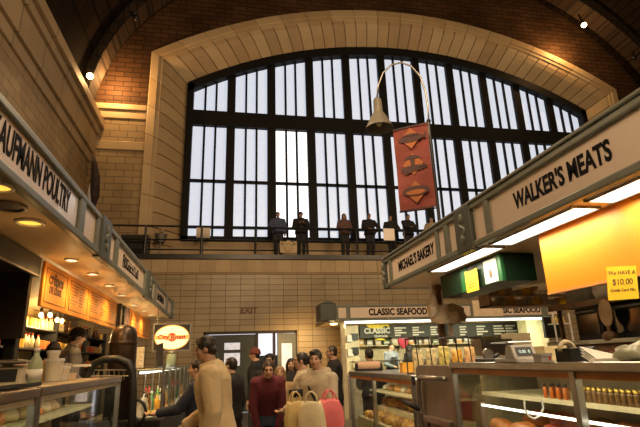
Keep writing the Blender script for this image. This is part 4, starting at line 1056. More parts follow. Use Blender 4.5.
# rack of bagged snacks on the bakery counter
p = at(447, 363, 4.55)
t = thing('snack_rack', 'black wire rack hung with bagged snacks on the bakery counter', 'rack', (p.x, 4.60, 1.336))
mbx = MB()
for i in range(6): 
    x = -.33 + i * .135; mbx.tube([(x, .14, 0), (x, .14, .33), (x, -.12, .335)], .006, 6); mbx.tube([(x, -.12, .335), (x + .015, -.13, .0)], .005, 6)
mbx.tube([(-.34, .14, .33), (.36, .14, .33)], .007, 6).tube([(-.34, .14, .006), (.36, .14, .006)], .007, 6).tube([(-.34, -.13, .006), (.36, -.13, .006)], .007, 6)
mbx.build('frame', m_black_iron, t)
snack = [mat('snack_orange', (.80, .36, .06), .3, vary=.5, scale=30), mat('snack_cream', (.70, .55, .28), .3, vary=.5, scale=35), mat('snack_salmon', (.82, .40, .18), .3, vary=.5, scale=28), mat('snack_yellow', (.75, .55, .16), .3, vary=.5, scale=30)]
def snack_bag(label, loc, m, seed, h=.2, w=.10):
    mb = MB(); n = 14; rings = []
    for z, f, dd in ((0, .9, .1), (.015, 1, .2), (h * .3, .97, 1), (h * .6, .95, .9), (h * .88, .97, .25), (h, .9, .08)):
        rings.append([Vector((w / 2 * f * math.cos(a), .035 * dd * math.sin(a) * (1 + .3 * math.sin(4 * a + seed)), z)) for a in [2 * math.pi * i / n for i in range(n)]])
    return tag(mb.ring_loft(rings).build('snack_bag', m, loc=loc, smooth=True), label, 'snack bag')
sp_ = [(-.27, 'cream snack bag at the left end of the wire rack', 1), (-.135, 'cream snack bag second from the left in the wire rack', 1), (0.0, 'yellow snack bag in the middle of the wire rack', 3), (.135, 'orange snack bag in the wire rack, beside the salmon one', 0), (.27, 'salmon-coloured snack bag at the right end of the wire rack', 2)]
for i, (dx, lb, mi) in enumerate(sp_): snack_bag(lb, (p.x + dx - .0, 4.60, 1.338 + (.0 if i else .0)), snack[mi], i, .22 + .015 * (i % 3), .115)
# orange carton, heart on a stick, paper roll on the bakery counter
t = carton('orange_carton', 'orange-yellow carton standing on the bakery counter', 406.5, 5.35, .14, .10, .10, mat('orange_card', (.85, .42, .05), .5), 1.336)
p = at(399, 366, 5.6); q = at(403, 343, 5.6)
t = thing('heart_sign', 'pink heart on a pale stick standing on the bakery counter', 'sign', (p.x, 5.6, 1.336))
d = q - Vector((p.x, 5.6, 1.336))
MB().cyl((0, 0, 0), d, .006, n=8).lathe([(0, 0), (.03, 0), (.03, .012), (0, .014)], n=12).build('stick', m_white, t)
hp_ = [(.0, -.075), (.05, -.025), (.07, .02), (.055, .055), (.025, .06), (0, .035), (-.025, .06), (-.055, .055), (-.07, .02), (-.05, -.025)]
MB().prism([(d.x + x * .95, -.02, d.z + z * .95) for x, z in hp_], (0, .025, 0)).build('heart', mat('pink_foil', (.72, .09, .16), .4), t, bevel=.008)
p = at(355.5, 357, 6.55)
t = thing('paper_roll', 'roll of pink butcher paper in a holder at the far end of the bakery counter', 'paper roll', (p.x + .14, 6.45, 1.336), R(0))
MB().cyl((-.15, 0, .075), (.15, 0, .075), .048, n=20).build('roll', mat('pink_butcher_paper', (.66, .42, .28), .7), t, smooth=False)
MB().box(-.17, -.155, -.05, .05, 0, .10).box(.155, .17, -.05, .05, 0, .10).box(-.17, .17, -.02, .02, 0, .012).build('holder', m_black_iron, t)

# green awning box and notices
gx0, gy0_, gy1_ = 2.70, ypx(501, 2.70, 2.35), ypx(441, 2.70, 2.35)
gz = atx(495, 283, 2.70).z
gxr = at(536, 270, gy0_).x
t = thing('green_box', 'dark green hanging sign box under the right canopy', 'sign box', (gx0, gy0_, gz))
MB().box(0, gxr - gx0, 0, gy1_ - gy0_, 0, 2.47 - gz).build('box_body', m_green, t, bevel=.006)
MB().box(-.006, 0, .0, .10, 0, 2.46 - gz).box(0, .03, -.006, 0, 0, 2.46 - gz).build('bright_edge', m_green_l, t)
MB().box(-.006, 0, ypx(468, gx0, 2.3) - gy0_, ypx(462, gx0, 2.3) - gy0_, 0, 2.46 - gz).build('bright_panel', m_green_l, t)
def hung(name, label, pxa, pxb, za, zb, m, x=gx0 - .012):
    ya, yb_ = ypx(pxb, x, (za + zb) / 2), ypx(pxa, x, (za + zb) / 2)
    t = thing(name, label, 'notice', (x, (ya + yb_) / 2, za)); h = (yb_ - ya) / 2
    MB().box(-.002, .003, -h, h, 0, zb - za).build('sheet', m, t); return t, h
t, h = hung('paper_notice', 'white notice with a small coffee bean print on the green box', 484.5, 497, gz + .01, 2.44, m_paper)
MB().lathe([(0, 0), (.03, 0), (.03, .003), (0, .003)], c=(-.0035, 0, .09), rot=Matrix.Rotation(R(-90), 3, 'Y') @ Matrix.Diagonal((1.5, .9, 1)), n=16).build('bean_print', m_wood, t)
t, h = hung('paper_notice', 'yellow printed notice hanging on the dark side of the green box', 466, 478, gz - .03, 2.40, m_yellow_paper, gx0 - .03)
mb = MB()
for k in range(9): mb.box(-.004, -.002, -h * .7 + .02 * (k % 3), h * .6, .05 + k * .03, .058 + k * .03)
mb.build('print_lines', m_ink, t)
# crumpled brown paper bag hanging from the canopy end
p = at(447, 309, 6.3)
t = thing('paper_bag', 'large crumpled brown paper bag hanging at the far end of the right canopy', 'bag', (p.x, 6.3, p.z - .14))
lump(MB(), (0, 0, .06), (.24, .17, .15), 9, .45).build('bag_body', m_kraft, t)
lump(MB(), (-.20, 0, .16), (.07, .10, .17), 12, .3).build('bag_neck', m_kraft, t)
MB().tube([(-.2, 0, .25), (-.19, 0, 2.47 - p.z + .14)], .012, 6).build('string', m_kraft, t)
MB().box(.0, .045, -.02, .02, -.25, .02).build('lower_twist', m_kraft, t)
t = thing('post', 'brown wooden post under the far end of the right canopy', 'post', (at(440, 300, 6.55).x, 6.6, 0))
MB().box(-.04, .04, -.04, .04, 0, 2.475).build('shaft', m_wood, t, bevel=.006); MB().box(-.06, .06, -.06, .06, 2.40, 2.475).build('capital', m_wood, t, bevel=.006)
# ------------------------------------------------------------------ goods on the near left counter
def onl(px, x, z): y = ypx(px, x, z); return (x, y, z)
ZL = 1.402
t = thing('oil_bottle', 'tall pale green bottle with a white cap on the near left counter', 'bottle', onl(33, -1.40, ZL))
MB().lathe([(0, 0), (.048, 0), (.052, .01), (.052, .13), (.045, .16), (.02, .20), (.018, .225), (0, .225)], n=18).build('glass', m_paleglass, t, smooth=True)
MB().lathe([(0, .255), (.02, .255), (.021, .222), (0, .222)], n=14).build('cap', m_white, t, smooth=True)
MB().lathe([(.053, .03), (.0535, .03), (.0535, .10), (.053, .10)], n=18).build('label_band', m_paper, t, smooth=True)
m_tub = mat('white_tub', (.72, .66, .52), .4)
def tub(label, px, x, z, r, h):
    t = thing('deli_tub', label, 'tub', onl(px, x, z))
    MB().lathe([(0, 0), (r * .82, 0), (r, h), (0, h)], n=18).build('tub_body', m_tub, t, smooth=False)
    MB().lathe([(0, h + .012), (r * 1.05, h + .012), (r * 1.06, h - .012), (r, h - .012)], n=18).build('lid', m_white, t)
tub('tall white tub on the near left counter, left of the pair', 52, -1.40, ZL, .075, .17)
tub('white tub on the near left counter, right of the pair', 61, -1.36, ZL, .062, .105)
tub('small white cup stacked on the left tall tub', 53, -1.40, ZL + .183, .05, .05)
t = carton('small_carton', 'small tan carton at the right of the white tubs', 72, 4.9, .06, .06, .055, m_kraft, ZL, 20); t.location = onl(71.5, -1.32, ZL)
t = carton('yellow_carton', 'yellow carton behind the green bottle on the near left counter', 41, 4.9, .09, .08, .15, mat('yellow_card', (.70, .45, .12), .6), ZL, 10); t.location = onl(41, -1.52, ZL)
t = thing('black_tray', 'flat black tray lying on the near left counter', 'tray', (-1.3, yJ + .02, ZL))
MB().box(-.16, .16, -.30, .34, 0, .010).build('tray_body', m_black, t, bevel=.004); MB().box(-.16, -.145, -.3, .34, .008, .022).box(.145, .16, -.3, .34, .008, .022).build('rim', m_black, t)
t = thing('cash_scale', 'cream scale with a dark screen at the left edge on the nearest counter', 'scale', onl(5, -1.28, ZL), R(8))
MB().box(-.10, .10, -.08, .10, 0, .02).build('base', m_cream, t, bevel=.005)
MB().prism([(-.09, -.07, .015), (-.09, .06, .015), (-.09, .04, .125), (-.09, -.045, .125)], (.18, 0, 0)).build('housing', m_cream, t, bevel=.008)
MB().prism([(-.065, -.0715, .035), (-.065, -.052, .105), (-.065, -.048, .105), (-.065, -.0675, .035)], (.13, 0, 0)).build('screen', m_black, t)
MB().box(-.11, .11, -.08, .10, .135, .15).cyl((0, 0, .12), (0, 0, .14), .03).build('weighing_pan', m_steel_d, t, bevel=.004)
t = thing('paper_stack', 'stack of grey papers and trays behind the cream scale', 'papers', onl(3, -1.55, ZL))
for i in range(5): MB().box(-.12 + .01 * (i % 2), .12, -.12, .12 - .012 * i, .0 + .035 * i, .03 + .035 * i).build('tray_sheet', [m_grey, m_steel_d, m_paper][i % 3], t, bevel=.003)

# big dome-topped urn on a black arched stand behind the counter end
pU = at(122, 362, 6.6)
t = thing('domed_urn', 'tall dark brown dome-topped urn behind the end of the left counter', 'urn', (pU.x, 6.6, -.0))
m_urn = mat('dark_bronze', (.055, .035, .022), .32, .5)
r_ = .165
MB().lathe([(0, .9), (r_, .9), (r_, 1.77), (r_ * .96, 1.86), (r_ * .84, 1.93), (r_ * .62, 1.975), (r_ * .3, 1.995), (0, 2.0)], n=26).build('urn_body', m_urn, t, smooth=True)
MB().lathe([(r_ * 1.0, 1.75), (r_ * 1.03, 1.76), (r_ * 1.03, 1.79), (r_, 1.80)], n=26).build('band', m_urn, t, smooth=True)
MB().box(-.2, .2, -.2, .2, 0, .9).build('pedestal', m_black, t, bevel=.01)
pA = at(108, 362, 6.15)
t = thing('arched_stand', 'black arched tubular stand in front of the domed urn', 'stand', (pA.x, 6.15, 0))
w = 6.15 / 485
A = lambda px, py: at(px, py, 6.15) - Vector((pA.x, 6.15, 0))
MB().tube([A(83, 390), A(87, 376), A(94, 364), A(104, 359.5), A(118, 359), A(128, 363), A(132.5, 372), A(133, 392), A(132, 420), Vector((A(132, 420).x, 0, 0))], .045, 10).build('arch_tube', m_black, t, smooth=True)
MB().tube([A(83, 390), Vector((A(83, 390).x, 0, 0))], .045, 10).build('leg', m_black, t, smooth=True)
o = MB()
for yy in (370, 376): o.cyl(A(90, yy), A(131, yy), .008, n=6)
for px in range(94, 131, 5): o.cyl(A(px, 370), A(px, 380), .005, n=6)
o.build('wire_rack', m_steel, t)
MB().box(A(100, 0).x, A(128, 0).x, -.05, .05, A(0, 369.5).z, A(0, 367).z).build('white_bar', m_white, t)
MB().box(A(120, 0).x, A(132, 0).x, -.12, .10, A(0, 388).z, A(0, 382).z).build('white_tray', m_white, t)
MB().tube([A(133, 401), A(139, 400), A(144, 404), A(146, 411), A(143, 420), A(136, 428)], .018, 8).build('bent_hose', m_black, t, smooth=True)

# ------------------------------------------------------------------ shelves of goods behind the left counter
struct(MB().box(-3.45, -3.3, 2.5, 13.6, 0, 2.9).build('wall_stall_left', brick_mat('yellow_tile', (.50, .36, .13), (.44, .31, .11), (.2, .14, .06), .3, .15, 'YZ', .5, .35, .008)))
SX = -3.05
sh_y0, sh_y1 = 5.6, 13.5
t = thing('wall_shelf_unit', 'dark shelf unit of bottles and cans behind the left counter', 'shelves', (SX, 9.5, .25))
MB().box(-.22, .16, -3.8, 3.8, 0, .04).box(-.24, -.22, -3.8, 3.8, 0, 1.3).build('carcass', m_dark, t)
SZ = [1.18, 1.50, 1.82, 2.14]
for z in SZ: MB().box(-.22, .14, -3.8, 3.8, z - .25 - .025, z - .25).build('shelf', m_dark, t)
for y in (-3.8, -2.0, 0.0, 2.0, 3.76): MB().box(-.22, .15, y, y + .05, 0, 2.05).build('upright', m_black, t)
def proto_bottle(name, label, r, h, m, mc, grp, cat='bottle'):
    t = thing(name, label, cat, (0, 0, 0), 0, grp)
    MB().lathe([(0, 0), (r, 0), (r, h * .6), (r * .4, h * .78), (r * .36, h * .92), (0, h * .92)], n=10).build('glass', m, t, smooth=True)
    MB().lathe([(0, h), (r * .42, h), (r * .42, h * .9), (0, h * .9)], n=8).build('cap', mc, t)
    return t
def proto_can(label, m, grp):
    t = thing('food_can', label, 'can', (0, 0, 0), 0, grp)
    MB().lathe([(0, 0), (.04, 0), (.04, .13), (0, .13)], n=12).build('can_body', m, t)
    MB().lathe([(0, .136), (.041, .136), (.041, .128)], n=12).build('lid', m_gold, t)
    return t
goods = [
 (lambda: proto_bottle('sauce_bottle', 'brown bottle on the shelves behind the left counter', .034, .24, m_brown_glass, m_gold, 'brown bottles on the left shelves'), .09),
 (lambda: proto_can('orange-red can on the shelves behind the left counter', mat('orange_red_tin', (.65, .12, .03), .35), 'orange cans on the left shelves'), .10),
 (lambda: proto_bottle('sauce_bottle', 'pale bottle on the shelves behind the left counter', .036, .22, mat('pale_bottle', (.62, .52, .30), .2), m_red, 'pale bottles on the left shelves'), .09),
 (lambda: proto_can('yellow can on the shelves behind the left counter', mat('yellow_tin', (.68, .42, .08), .35), 'yellow cans on the left shelves'), .10)]
protos = {}
rg = random.Random(11)
for zi_, z in enumerate(SZ):
    y = 5.85
    while y < 13.2:
        kind = ((0, 1, 2, 0), (1, 1, 3, 1), (1, 3, 2, 1), (2, 0, 3, 2))[zi_][int(y * 1.7) % 4]
        if rg.random() < .1: y += .12; continue
        if any(abs(y - (9.5 + u + .025)) < .075 for u in (-3.8, -2.0, 0.0, 2.0, 3.76)): y += .05; continue
        if kind in protos: o = copy_tree(protos[kind])
        else: o = protos[kind] = goods[kind][0]()
        o.location = (SX + .06 + rg.uniform(-.03, .03), y, z); y += goods[kind][1] + rg.uniform(0, .05)
# bare bulbs strung over the shelves
for i, (px, py) in enumerate(((41, 315), (50, 315), (57, 320), (62, 321))):
    p = atx(px, py, -2.75)
    t = thing('bare_bulb', ['leftmost of the four bare bulbs hanging over the shelves', 'second of the four bare bulbs over the shelves', 'third of the four bare bulbs over the shelves', 'rightmost of the four bare bulbs over the shelves'][i], 'light bulb', tuple(p))
    MB().ball((0, 0, 0), (.032, .032, .04)).build('bulb', m_bulb, t, smooth=True)
    MB().cyl((0, 0, .05), (0, 0, .11), .022, n=10).cyl((0, 0, .1), (0, 0, 2.5 - p.z), .006, n=6).build('cord', m_black, t)
    l = bpy.data.lights.new('bulb_light', 'POINT'); l.energy = 16; l.color = (1, .66, .28); l.shadow_soft_size = .05
    o = bpy.data.objects.new('bulb_light', l); COL.objects.link(o); o.parent = t; o.location = (.05, 0, -.10)
# hanging ladles and strings of light at the far left
t = thing('hanging_rack', 'rail of pale hanging jars at the far left edge of the poultry stall', 'rack', (-2.2, 4.9, 1.98))
MB().cyl((0, -.75, .22), (0, .75, .22), .012, n=8).box(-.06, .06, -.75, .75, -.012, 0).build('rail', m_dark, t)
for y in (-.7, .7): MB().cyl((0, y, .2), (0, y, z_a - 1.985), .008, n=6).cyl((0, y, -.01), (0, y, .22), .008, n=6).build('hanger', m_dark, t)
jj = None
for i in range(13):
    if jj is None:
        jj = o = thing('spice_jar', 'pale jar standing on the hanging rail at the far left', 'jar', (0, 0, 0), 0, 'pale jars on the hanging rail')
        MB().lathe([(0, 0), (.035, 0), (.035, .12), (.02, .14), (0, .14)], n=12).build('glass', mat('pale_jar', (.75, .58, .30), .2), o, smooth=True)
        MB().lathe([(0, .17), (.026, .17), (.026, .138), (0, .138)], n=12).build('lid', m_red, o)
    else: o = copy_tree(jj)
    o.location = (-2.2, 4.22 + i * .112, 1.98)

# ------------------------------------------------------------------ far left counter with glass guard
fy0, fy1 = 6.9, 12.4
ct = thing('long_counter', 'long dark-fronted counter with a glass guard beyond the urn', 'counter', (-.78, (fy0 + fy1) / 2, 0))
h = (fy1 - fy0) / 2
MB().box(-.85, 0, -h, h, 0, .84).build('base_cabinet', m_black_iron, ct, bevel=.01)
MB().box(-.88, .03, -h, h, .84, .88).build('worktop', m_steel, ct, bevel=.006)
MB().box(-.50, .02, -h, h, 1.455, 1.47).build('top_glass', m_glass, ct)
MB().box(-.004, .004, -h, h, .98, 1.45).build('front_glass', m_glass, ct)
for i in range(7):
    y = -h + .05 + i * (2 * h - .1) / 6
    MB().cyl((0, y, .88), (0, y, 1.47), .016, n=10).cyl((0, y, 1.44), (-.48, y, 1.44), .010, n=8).cyl((-.48, y, .88), (-.48, y, 1.45), .012, n=8).build('guard_post', m_steel, ct)
MB().box(-.30, -.24, -h + .1, h - .1, 1.40, 1.425).build('guard_lamp', m_tube, ct)
l = bpy.data.lights.new('guard_light', 'AREA'); l.shape = 'RECTANGLE'; l.size = .06; l.size_y = 5; l.energy = 16; l.color = (1, .86, .6)
o = bpy.data.objects.new('guard_light', l); COL.objects.link(o); o.parent = ct; o.location = (-.27, 0, 1.39)
kinds = [
 lambda: proto_bottle('drink_bottle', 'green bottle behind the glass guard of the long counter', .036, .27, mat('green_glass', (.12, .30, .10), .15), m_white, 'green bottles on the long counter'),
 lambda: proto_bottle('drink_bottle', 'clear pale bottle behind the glass guard of the long counter', .036, .25, mat('clear_bottle', (.55, .55, .45), .12), m_black, 'pale bottles on the long counter'),
 lambda: proto_bottle('drink_bottle', 'dark bottle behind the glass guard of the long counter', .036, .30, m_brown_glass, m_red, 'dark bottles on the long counter'),
 lambda: proto_bottle('drink_bottle', 'orange bottle behind the glass guard of the long counter', .038, .20, mat('orange_juice', (.75, .36, .04), .2), m_gold, 'orange bottles on the long counter')]
kp = {}
for i in range(44):
    q = rg.choice([0, 1, 1, 2, 3]); y = fy0 + .2 + i * .12
    if q in kp: o = copy_tree(kp[q])
    else: o = kp[q] = kinds[q]()
    o.location = (-.78 - rg.choice([.12, .22, .36]), y, .882)
lumps('lemon', 'yellow lemon in the heap at the near end of the long counter', 'lemons on the long counter', [(-.88 - .08 * (i % 2), fy0 + .10 + .08 * (i // 2), 1.30 if False else .882) for i in range(4)], (.036, .045, .034), [mat('lemon_skin', (.80, .55, .06), .4)], 1, 'lemon')
# black feathery object and plate stack on top of the guard
p = at(168, 362, 9.3)
t = thing('menu_holder', 'black upright menu holder leaning on top of the glass guard below the oval sign', 'holder', (-1.06, 8.9, 1.471), R(-4))
MB().prism([(-.05, 0, 0), (.05, 0, 0), (.03, .03, .40), (-.09, .03, .36)], (0, .02, 0)).box(-.08, .08, -.03, .06, 0, .015).build('board', m_black, t, bevel=.004)
t = thing('glass_jar', 'pale glass jar on top of the glass guard beside the black holder', 'jar', (-.93, 9.4, 1.471))
MB().lathe([(0, 0), (.08, 0), (.09, .10), (.08, .2), (.05, .22), (0, .22)], n=16).build('glass', m_paleglass, t, smooth=True); MB().lathe([(0, .26), (.055, .26), (.055, .215), (0, .215)], n=16).build('lid', m_steel, t, smooth=True)
t = thing('price_board', 'cream patterned price board standing beyond the urn', 'board', (-1.22, 8.0, 1.471))
MB().box(-.20, .03, 0, .02, 0, .30).build('board', m_cream, t, bevel=.02)
o = MB()
for i in range(4):
    for j in range(3): o.ball((-.17 + j * .08, -.004, .05 + i * .066), (.022, .006, .018), 8, 6)
o.build('prints', m_kraft, t)

# oval roast sign facing the aisle
c0, c1 = at(153.5, 323.5, 9.5), at(190.5, 351, 9.5)
t = thing('oval_sign', 'lit oval coffee sign in a dark square frame facing up the aisle', 'sign', ((c0.x + c1.x) / 2, 9.5, c1.z))
w, h = c1.x - c0.x, c0.z - c1.z
MB().box(-w / 2, w / 2, 0, .06, 0, h).build('backing', m_dark, t)
fb_ = MB(); e = .028
fb_.box(-w / 2, w / 2, -.012, .06, 0, e).box(-w / 2, w / 2, -.012, .06, h - e, h).box(-w / 2, -w / 2 + e, -.012, .06, e, h - e).box(w / 2 - e, w / 2, -.012, .06, e, h - e).build('frame', m_steel_d, t)
def disc(a, b, y0_, m, nm, em=None):
    return MB().prism([(a * math.cos(k * 2 * math.pi / 40), y0_, h / 2 + b * math.sin(k * 2 * math.pi / 40)) for k in range(40)], (0, .004, 0)).build(nm, m, t)
m_oval = mat('lit_cream_sign', (1, .85, .5), .4, emit=(1.0, .80, .36), emit_strength=1.15, vary=.05)
m_oval_r = mat('lit_red_sign', (.7, .1, .05), .4, emit=(.75, .10, .05), emit_strength=.7, vary=.05)
m_oval_o = mat('lit_amber_rim', (.8, .4, .1), .4, emit=(.85, .42, .10), emit_strength=.7, vary=.05)
disc(w * .455, h * .44, -.004, m_oval_o, 'oval_rim'); disc(w * .43, h * .405, -.008, m_oval, 'oval_face'); disc(w * .12, h * .16, -.012, m_oval_r, 'red_disc')
MB().box(-w * .45, w * .45, -.0145, -.011, h * .5 - .035, h * .5 + .035).build('amber_ribbon', m_oval_o, t)
text('sign_lettering', 'City Roast', .115, Vector(t.location) + Vector((0, -.018, h / 2)), (1, 0, 0), (0, 0, 1), m_red, t, bold=.03)
for sx in (-.8, .8): MB().cyl((sx * w / 2, .03, h), (sx * w / 2, .03, 2.5 - c1.z), .008).build('hanger', m_steel_d, t)

# ------------------------------------------------------------------ seafood stall across the aisle end
SY = 13.0
sz0, sz1 = 2.50, 2.89
sx0, sx1 = at(336, 311, SY).x, at(561, 311, SY).x
cs = thing('stall_canopy', 'canopy with the seafood sign across the end of the aisle', 'canopy', (sx0, SY, sz0))
lx = rings_xf(cs.location)
B_ = lambda a, b, c, d, e, f: MB().box(a, b, c, d, e, f)
B_(sx0, sx1, SY + .03, 15.9, sz0 + .01, sz0 + .04).build('soffit', m_soffit, cs, xf=lx)
B_(sx0, sx1, SY + .02, 15.9, sz1 - .05, sz1 - .02).build('roof', m_greygreen_d, cs, xf=lx)
B_(sx0, sx1 + .1, SY - .04, SY + .02, sz1 - .05, sz1 + .01).build('top_rail', m_greygreen, cs, xf=lx, bevel=.01)
B_(sx0, sx1 + .1, SY - .04, SY + .02, sz0, sz0 + .055).build('bottom_rail', m_greygreen, cs, xf=lx, bevel=.01)
pxx = lambda px: at(px, 311, SY).x
for a, b in ((338, 346), (350, 470), (474, 486), (488, 541), (547, 559)): B_(pxx(a), pxx(b), SY - .015, SY + .01, sz0 + .05, sz1 - .045).build('sign_panel', m_signpanel, cs, xf=lx)
for a, b in ((335.5, 338), (346, 350), (470, 474), (486, 488), (541, 547), (559, 562)): B_(pxx(a), pxx(b), SY - .035, SY + .01, sz0 + .04, sz1 - .04).build('mullion', m_greygreen, cs, xf=lx)
kx0, kx1 = at(320, 311, SY - .3).x, at(336, 311, SY - .3).x
MB().box(kx0, kx1, SY - .35, SY + .3, sz0 - .03, sz1 + .02).prism([(kx0, SY - .36, sz1 + .02), (kx1, SY - .36, sz1 + .02), ((kx0 + kx1) / 2, SY - .36, sz1 + .11)], (0, .66, 0)).build('corner_block', m_greygreen_d, cs, xf=lx, bevel=.01)
fit_text('sign_lettering', 'CLASSIC SEAFOOD', pxx(427) - pxx(368.5), .17, (pxx(398), SY - .018, (sz0 + sz1) / 2), (1, 0, 0), (0, 0, 1), m_letter, cs, .04)
fit_text('sign_lettering', 'CLASSIC SEAFOOD', pxx(540.5) - pxx(488.5), .15, (pxx(514.5), SY - .018, (sz0 + sz1) / 2 - .01), (1, 0, 0), (0, 0, 1), m_letter, cs, .04)
for pa, pb, pt, pb2, lb, m_ in ((474, 501.5, 300, 316.5, 'tan paper taped over the right end of the seafood sign lettering', m_kraft), (518, 533, 301.5, 306.5, 'small cream paper taped over the top of the right seafood lettering', m_paper)):
    a, b = at(pa, pb2, SY - .05), at(pb, pt, SY - .05)
    tag(MB().box(a.x, b.x, SY - .05, SY - .042, a.z, b.z).build('taped_paper', m_), lb, 'paper')
for xa, xb, lb in ((pxx(345), pxx(442), 'fluorescent tube under the left half of the seafood canopy'), (pxx(462), pxx(553), 'fluorescent tube under the right half of the seafood canopy')):
    t = thing('tube_light', lb, 'ceiling light', ((xa + xb) / 2, SY + .12, sz0 - .05), 0, 'tubes under the seafood canopy'); hw = (xb - xa) / 2
    MB().box(-hw, hw, -.045, .045, -.03, .025).build('tube', m_tube_far, t)
    MB().box(-hw - .03, hw + .03, -.055, .055, .025, .055).build('housing', m_white, t)
    l = bpy.data.lights.new('tube_glow', 'AREA'); l.shape = 'RECTANGLE'; l.size = hw * 2; l.size_y = .1; l.energy = 115; l.color = (1.0, .92, .58)
    o = bpy.data.objects.new('tube_glow', l); COL.objects.link(o); o.parent = t; o.location = (0, .0, -.04); o.rotation_euler = (R(25), 0, 0)
p = at(335, 323, SY - .1)
t = thing('corner_lamp', 'glowing lamp under the corner block of the seafood canopy, lighting the tile wall', 'lamp', (p.x - .02, SY - .02, sz0 - .075))
MB().lathe([(0, -.05), (.09, -.04), (.10, 0), (0, 0)], n=18).build('lens', m_bulb, t, smooth=True); MB().lathe([(.10, -.01), (.12, -.01), (.12, .004), (.10, .004)], n=18).build('ring', m_steel_d, t)
l = bpy.data.lights.new('corner_glow', 'SPOT'); l.energy = 420; l.color = (1.0, .56, .17); l.spot_size = R(75); l.spot_blend = 1.0; l.shadow_soft_size = .08
o = bpy.data.objects.new('corner_glow', l); COL.objects.link(o); o.parent = t; o.location = (-.08, .40, -.12); o.rotation_euler = Vector((-.30, 2.9, -.85)).to_track_quat('-Z', 'Y').to_euler()
# back wall, end post, counter
struct(MB().box(at(343, 340, 15.8).x, 11.2, 15.8, 15.9, 0, sz0).build('wall_stall_end', mat('cream_stall_wall', (.55, .47, .28), .5)))
tag(MB().box(pxx(341), pxx(341) + .12, SY + .1, SY + .25, 0, sz0).build('stall_post', m_cream, bevel=.01), 'pale upright post at the left end of the seafood stall', 'post')
ca, cb = pxx(343), 10.6
t = thing('fish_counter', 'pale fish counter of the seafood stall', 'counter', ((ca + cb) / 2, SY + .45, 0)); hw = (cb - ca) / 2
MB().box(-hw + .15, hw, -.35, .3, 0, 1.02).build('base_cabinet', m_white, t, bevel=.01)
MB().box(-hw + .13, hw, -.38, .33, 1.02, 1.07).build('worktop', m_steel, t, bevel=.006)
MB().box(-hw + .15, hw, -.36, -.35, 1.07, 1.40).build('front_glass', m_glass, t); MB().box(-hw + .15, hw, -.38, -.34, 1.40, 1.43).build('top_rail', m_steel, t)
lumps('fish_fillet', 'pale fish fillet laid on the seafood counter', 'fish fillets', [(ca + .4 + i * .32, SY + .35 + .12 * (i % 2), 1.072) for i in range(18)], (.12, .08, .035), [mat('salmon_flesh', (.75, .35, .18), .35), m_cream, m_white], cat='fish')
# slate menu boards on the back
def slate(pa, pb, pt, pb2, label, cols, x_off=0):
    y = 15.3; a, b = at(pa, pb2, y), at(pb, pt, y); b.z = min(b.z, 2.50)
    t = thing('slate_menu', label, 'menu board', ((a.x + b.x) / 2, y, a.z), 0); hw = (b.x - a.x) / 2; hh = b.z - a.z
    MB().box(-hw, hw, 0, .04, 0, hh).build('panel', m_slate, t, bevel=.006)
    r2 = random.Random(pa)
    for c in cols:
        o = MB(); xx = at(c, 325, y).x - t.location.x
        for k in range(4): o.box(xx, xx + r2.uniform(.18, .42), -.006, .0, hh * .80 - k * hh * .19 - .045, hh * .80 - k * hh * .19)
        o.build('menu_column', m_chalk, t)
    return t, hw, hh, a, b
t, hw, hh, a, b = slate(360, 445, 318, 338.5, 'dark slate menu of the seafood stall with the yellow fish emblem', (394, 412, 430))
lg = at(377, 331, 15.3) - Vector(t.location)
text('logo_lettering', 'CLASSIC', .23, Vector(t.location) + Vector((lg.x, -.012, lg.z)), (1, 0, 0), (0, 0, 1), m_chalk, t, bold=.04)
text('logo_lettering', 'SEAFOOD', .10, Vector(t.location) + Vector((lg.x + .12, -.012, lg.z - .17)), (1, 0, 0), (0, 0, 1), m_chalk, t, bold=.03)
mf = mat('emblem_yellow', (.85, .70, .03), .5)
o = MB(); cx, cz = lg.x - .02, lg.z + .20
o.prism([(cx + .32 * math.cos(k * .3142), -.01, cz + .13 * math.sin(k * .3142)) for k in range(20)], (0, .006, 0))
o.prism([(cx + .26, -.01, cz), (cx + .46, -.01, cz + .14), (cx + .40, -.01, cz), (cx + .46, -.01, cz - .12)], (0, .006, 0)).prism([(cx - .08, -.01, cz + .1), (cx + .1, -.01, cz + .24), (cx + .14, -.01, cz + .1)], (0, .006, 0))
o.prism([(cx + .1 + .2 * math.cos(k * .4), -.01, lg.z - .30 + .07 * math.sin(k * .4)) for k in range(8)], (0, .006, 0))
o.build('fish_emblem', mf, t)
slate(448, 530, 318.5, 337.5, 'dark slate menu of the seafood stall on the right, behind the paper bag', (459, 476, 493, 505, 518))
# shelves and equipment at the seafood stall
t = thing('wall_shelf', 'cream shelf below the slate menus of the seafood stall', 'shelf', (at(385, 345, 15.5).x, 15.6, at(385, 345, 15.5).z))
MB().box(-1.5, 3.2, -.18, .18, -.03, 0).build('board', m_cream, t, bevel=.005)
for x in (-1.3, .5, 2.9): MB().prism([(x, .18, -.03), (x, -.12, -.03), (x, .18, -.25)], (.03, 0, 0)).build('bracket', m_steel, t)
shx, shz = t.location.x, t.location.z
cols_ = [m_cream, m_white, m_pastry, m_grey, m_kraft, m_green_l]
for i in range(16):
    w_ = rg.uniform(.12, .22); h_ = rg.uniform(.10, .24); m_ = cols_[i % 6]
    t = thing('food_box', '%s box on the cream shelf under the seafood menus' % ['cream', 'white', 'golden', 'grey', 'brown', 'green'][i % 6], 'box', (shx - 1.35 + i * .28, 15.55, shz), 0, ['cream', 'white', 'golden', 'grey', 'brown', 'green'][i % 6] + ' boxes on the seafood shelf')
    MB().box(-w_ / 2, w_ / 2, -.08, .08, 0, h_).build('box_body', m_, t, bevel=.004); MB().box(-w_ / 2 + .02, w_ / 2 - .02, -.083, -.08, h_ * .3, h_ * .7).build('label_patch', m_paper, t)
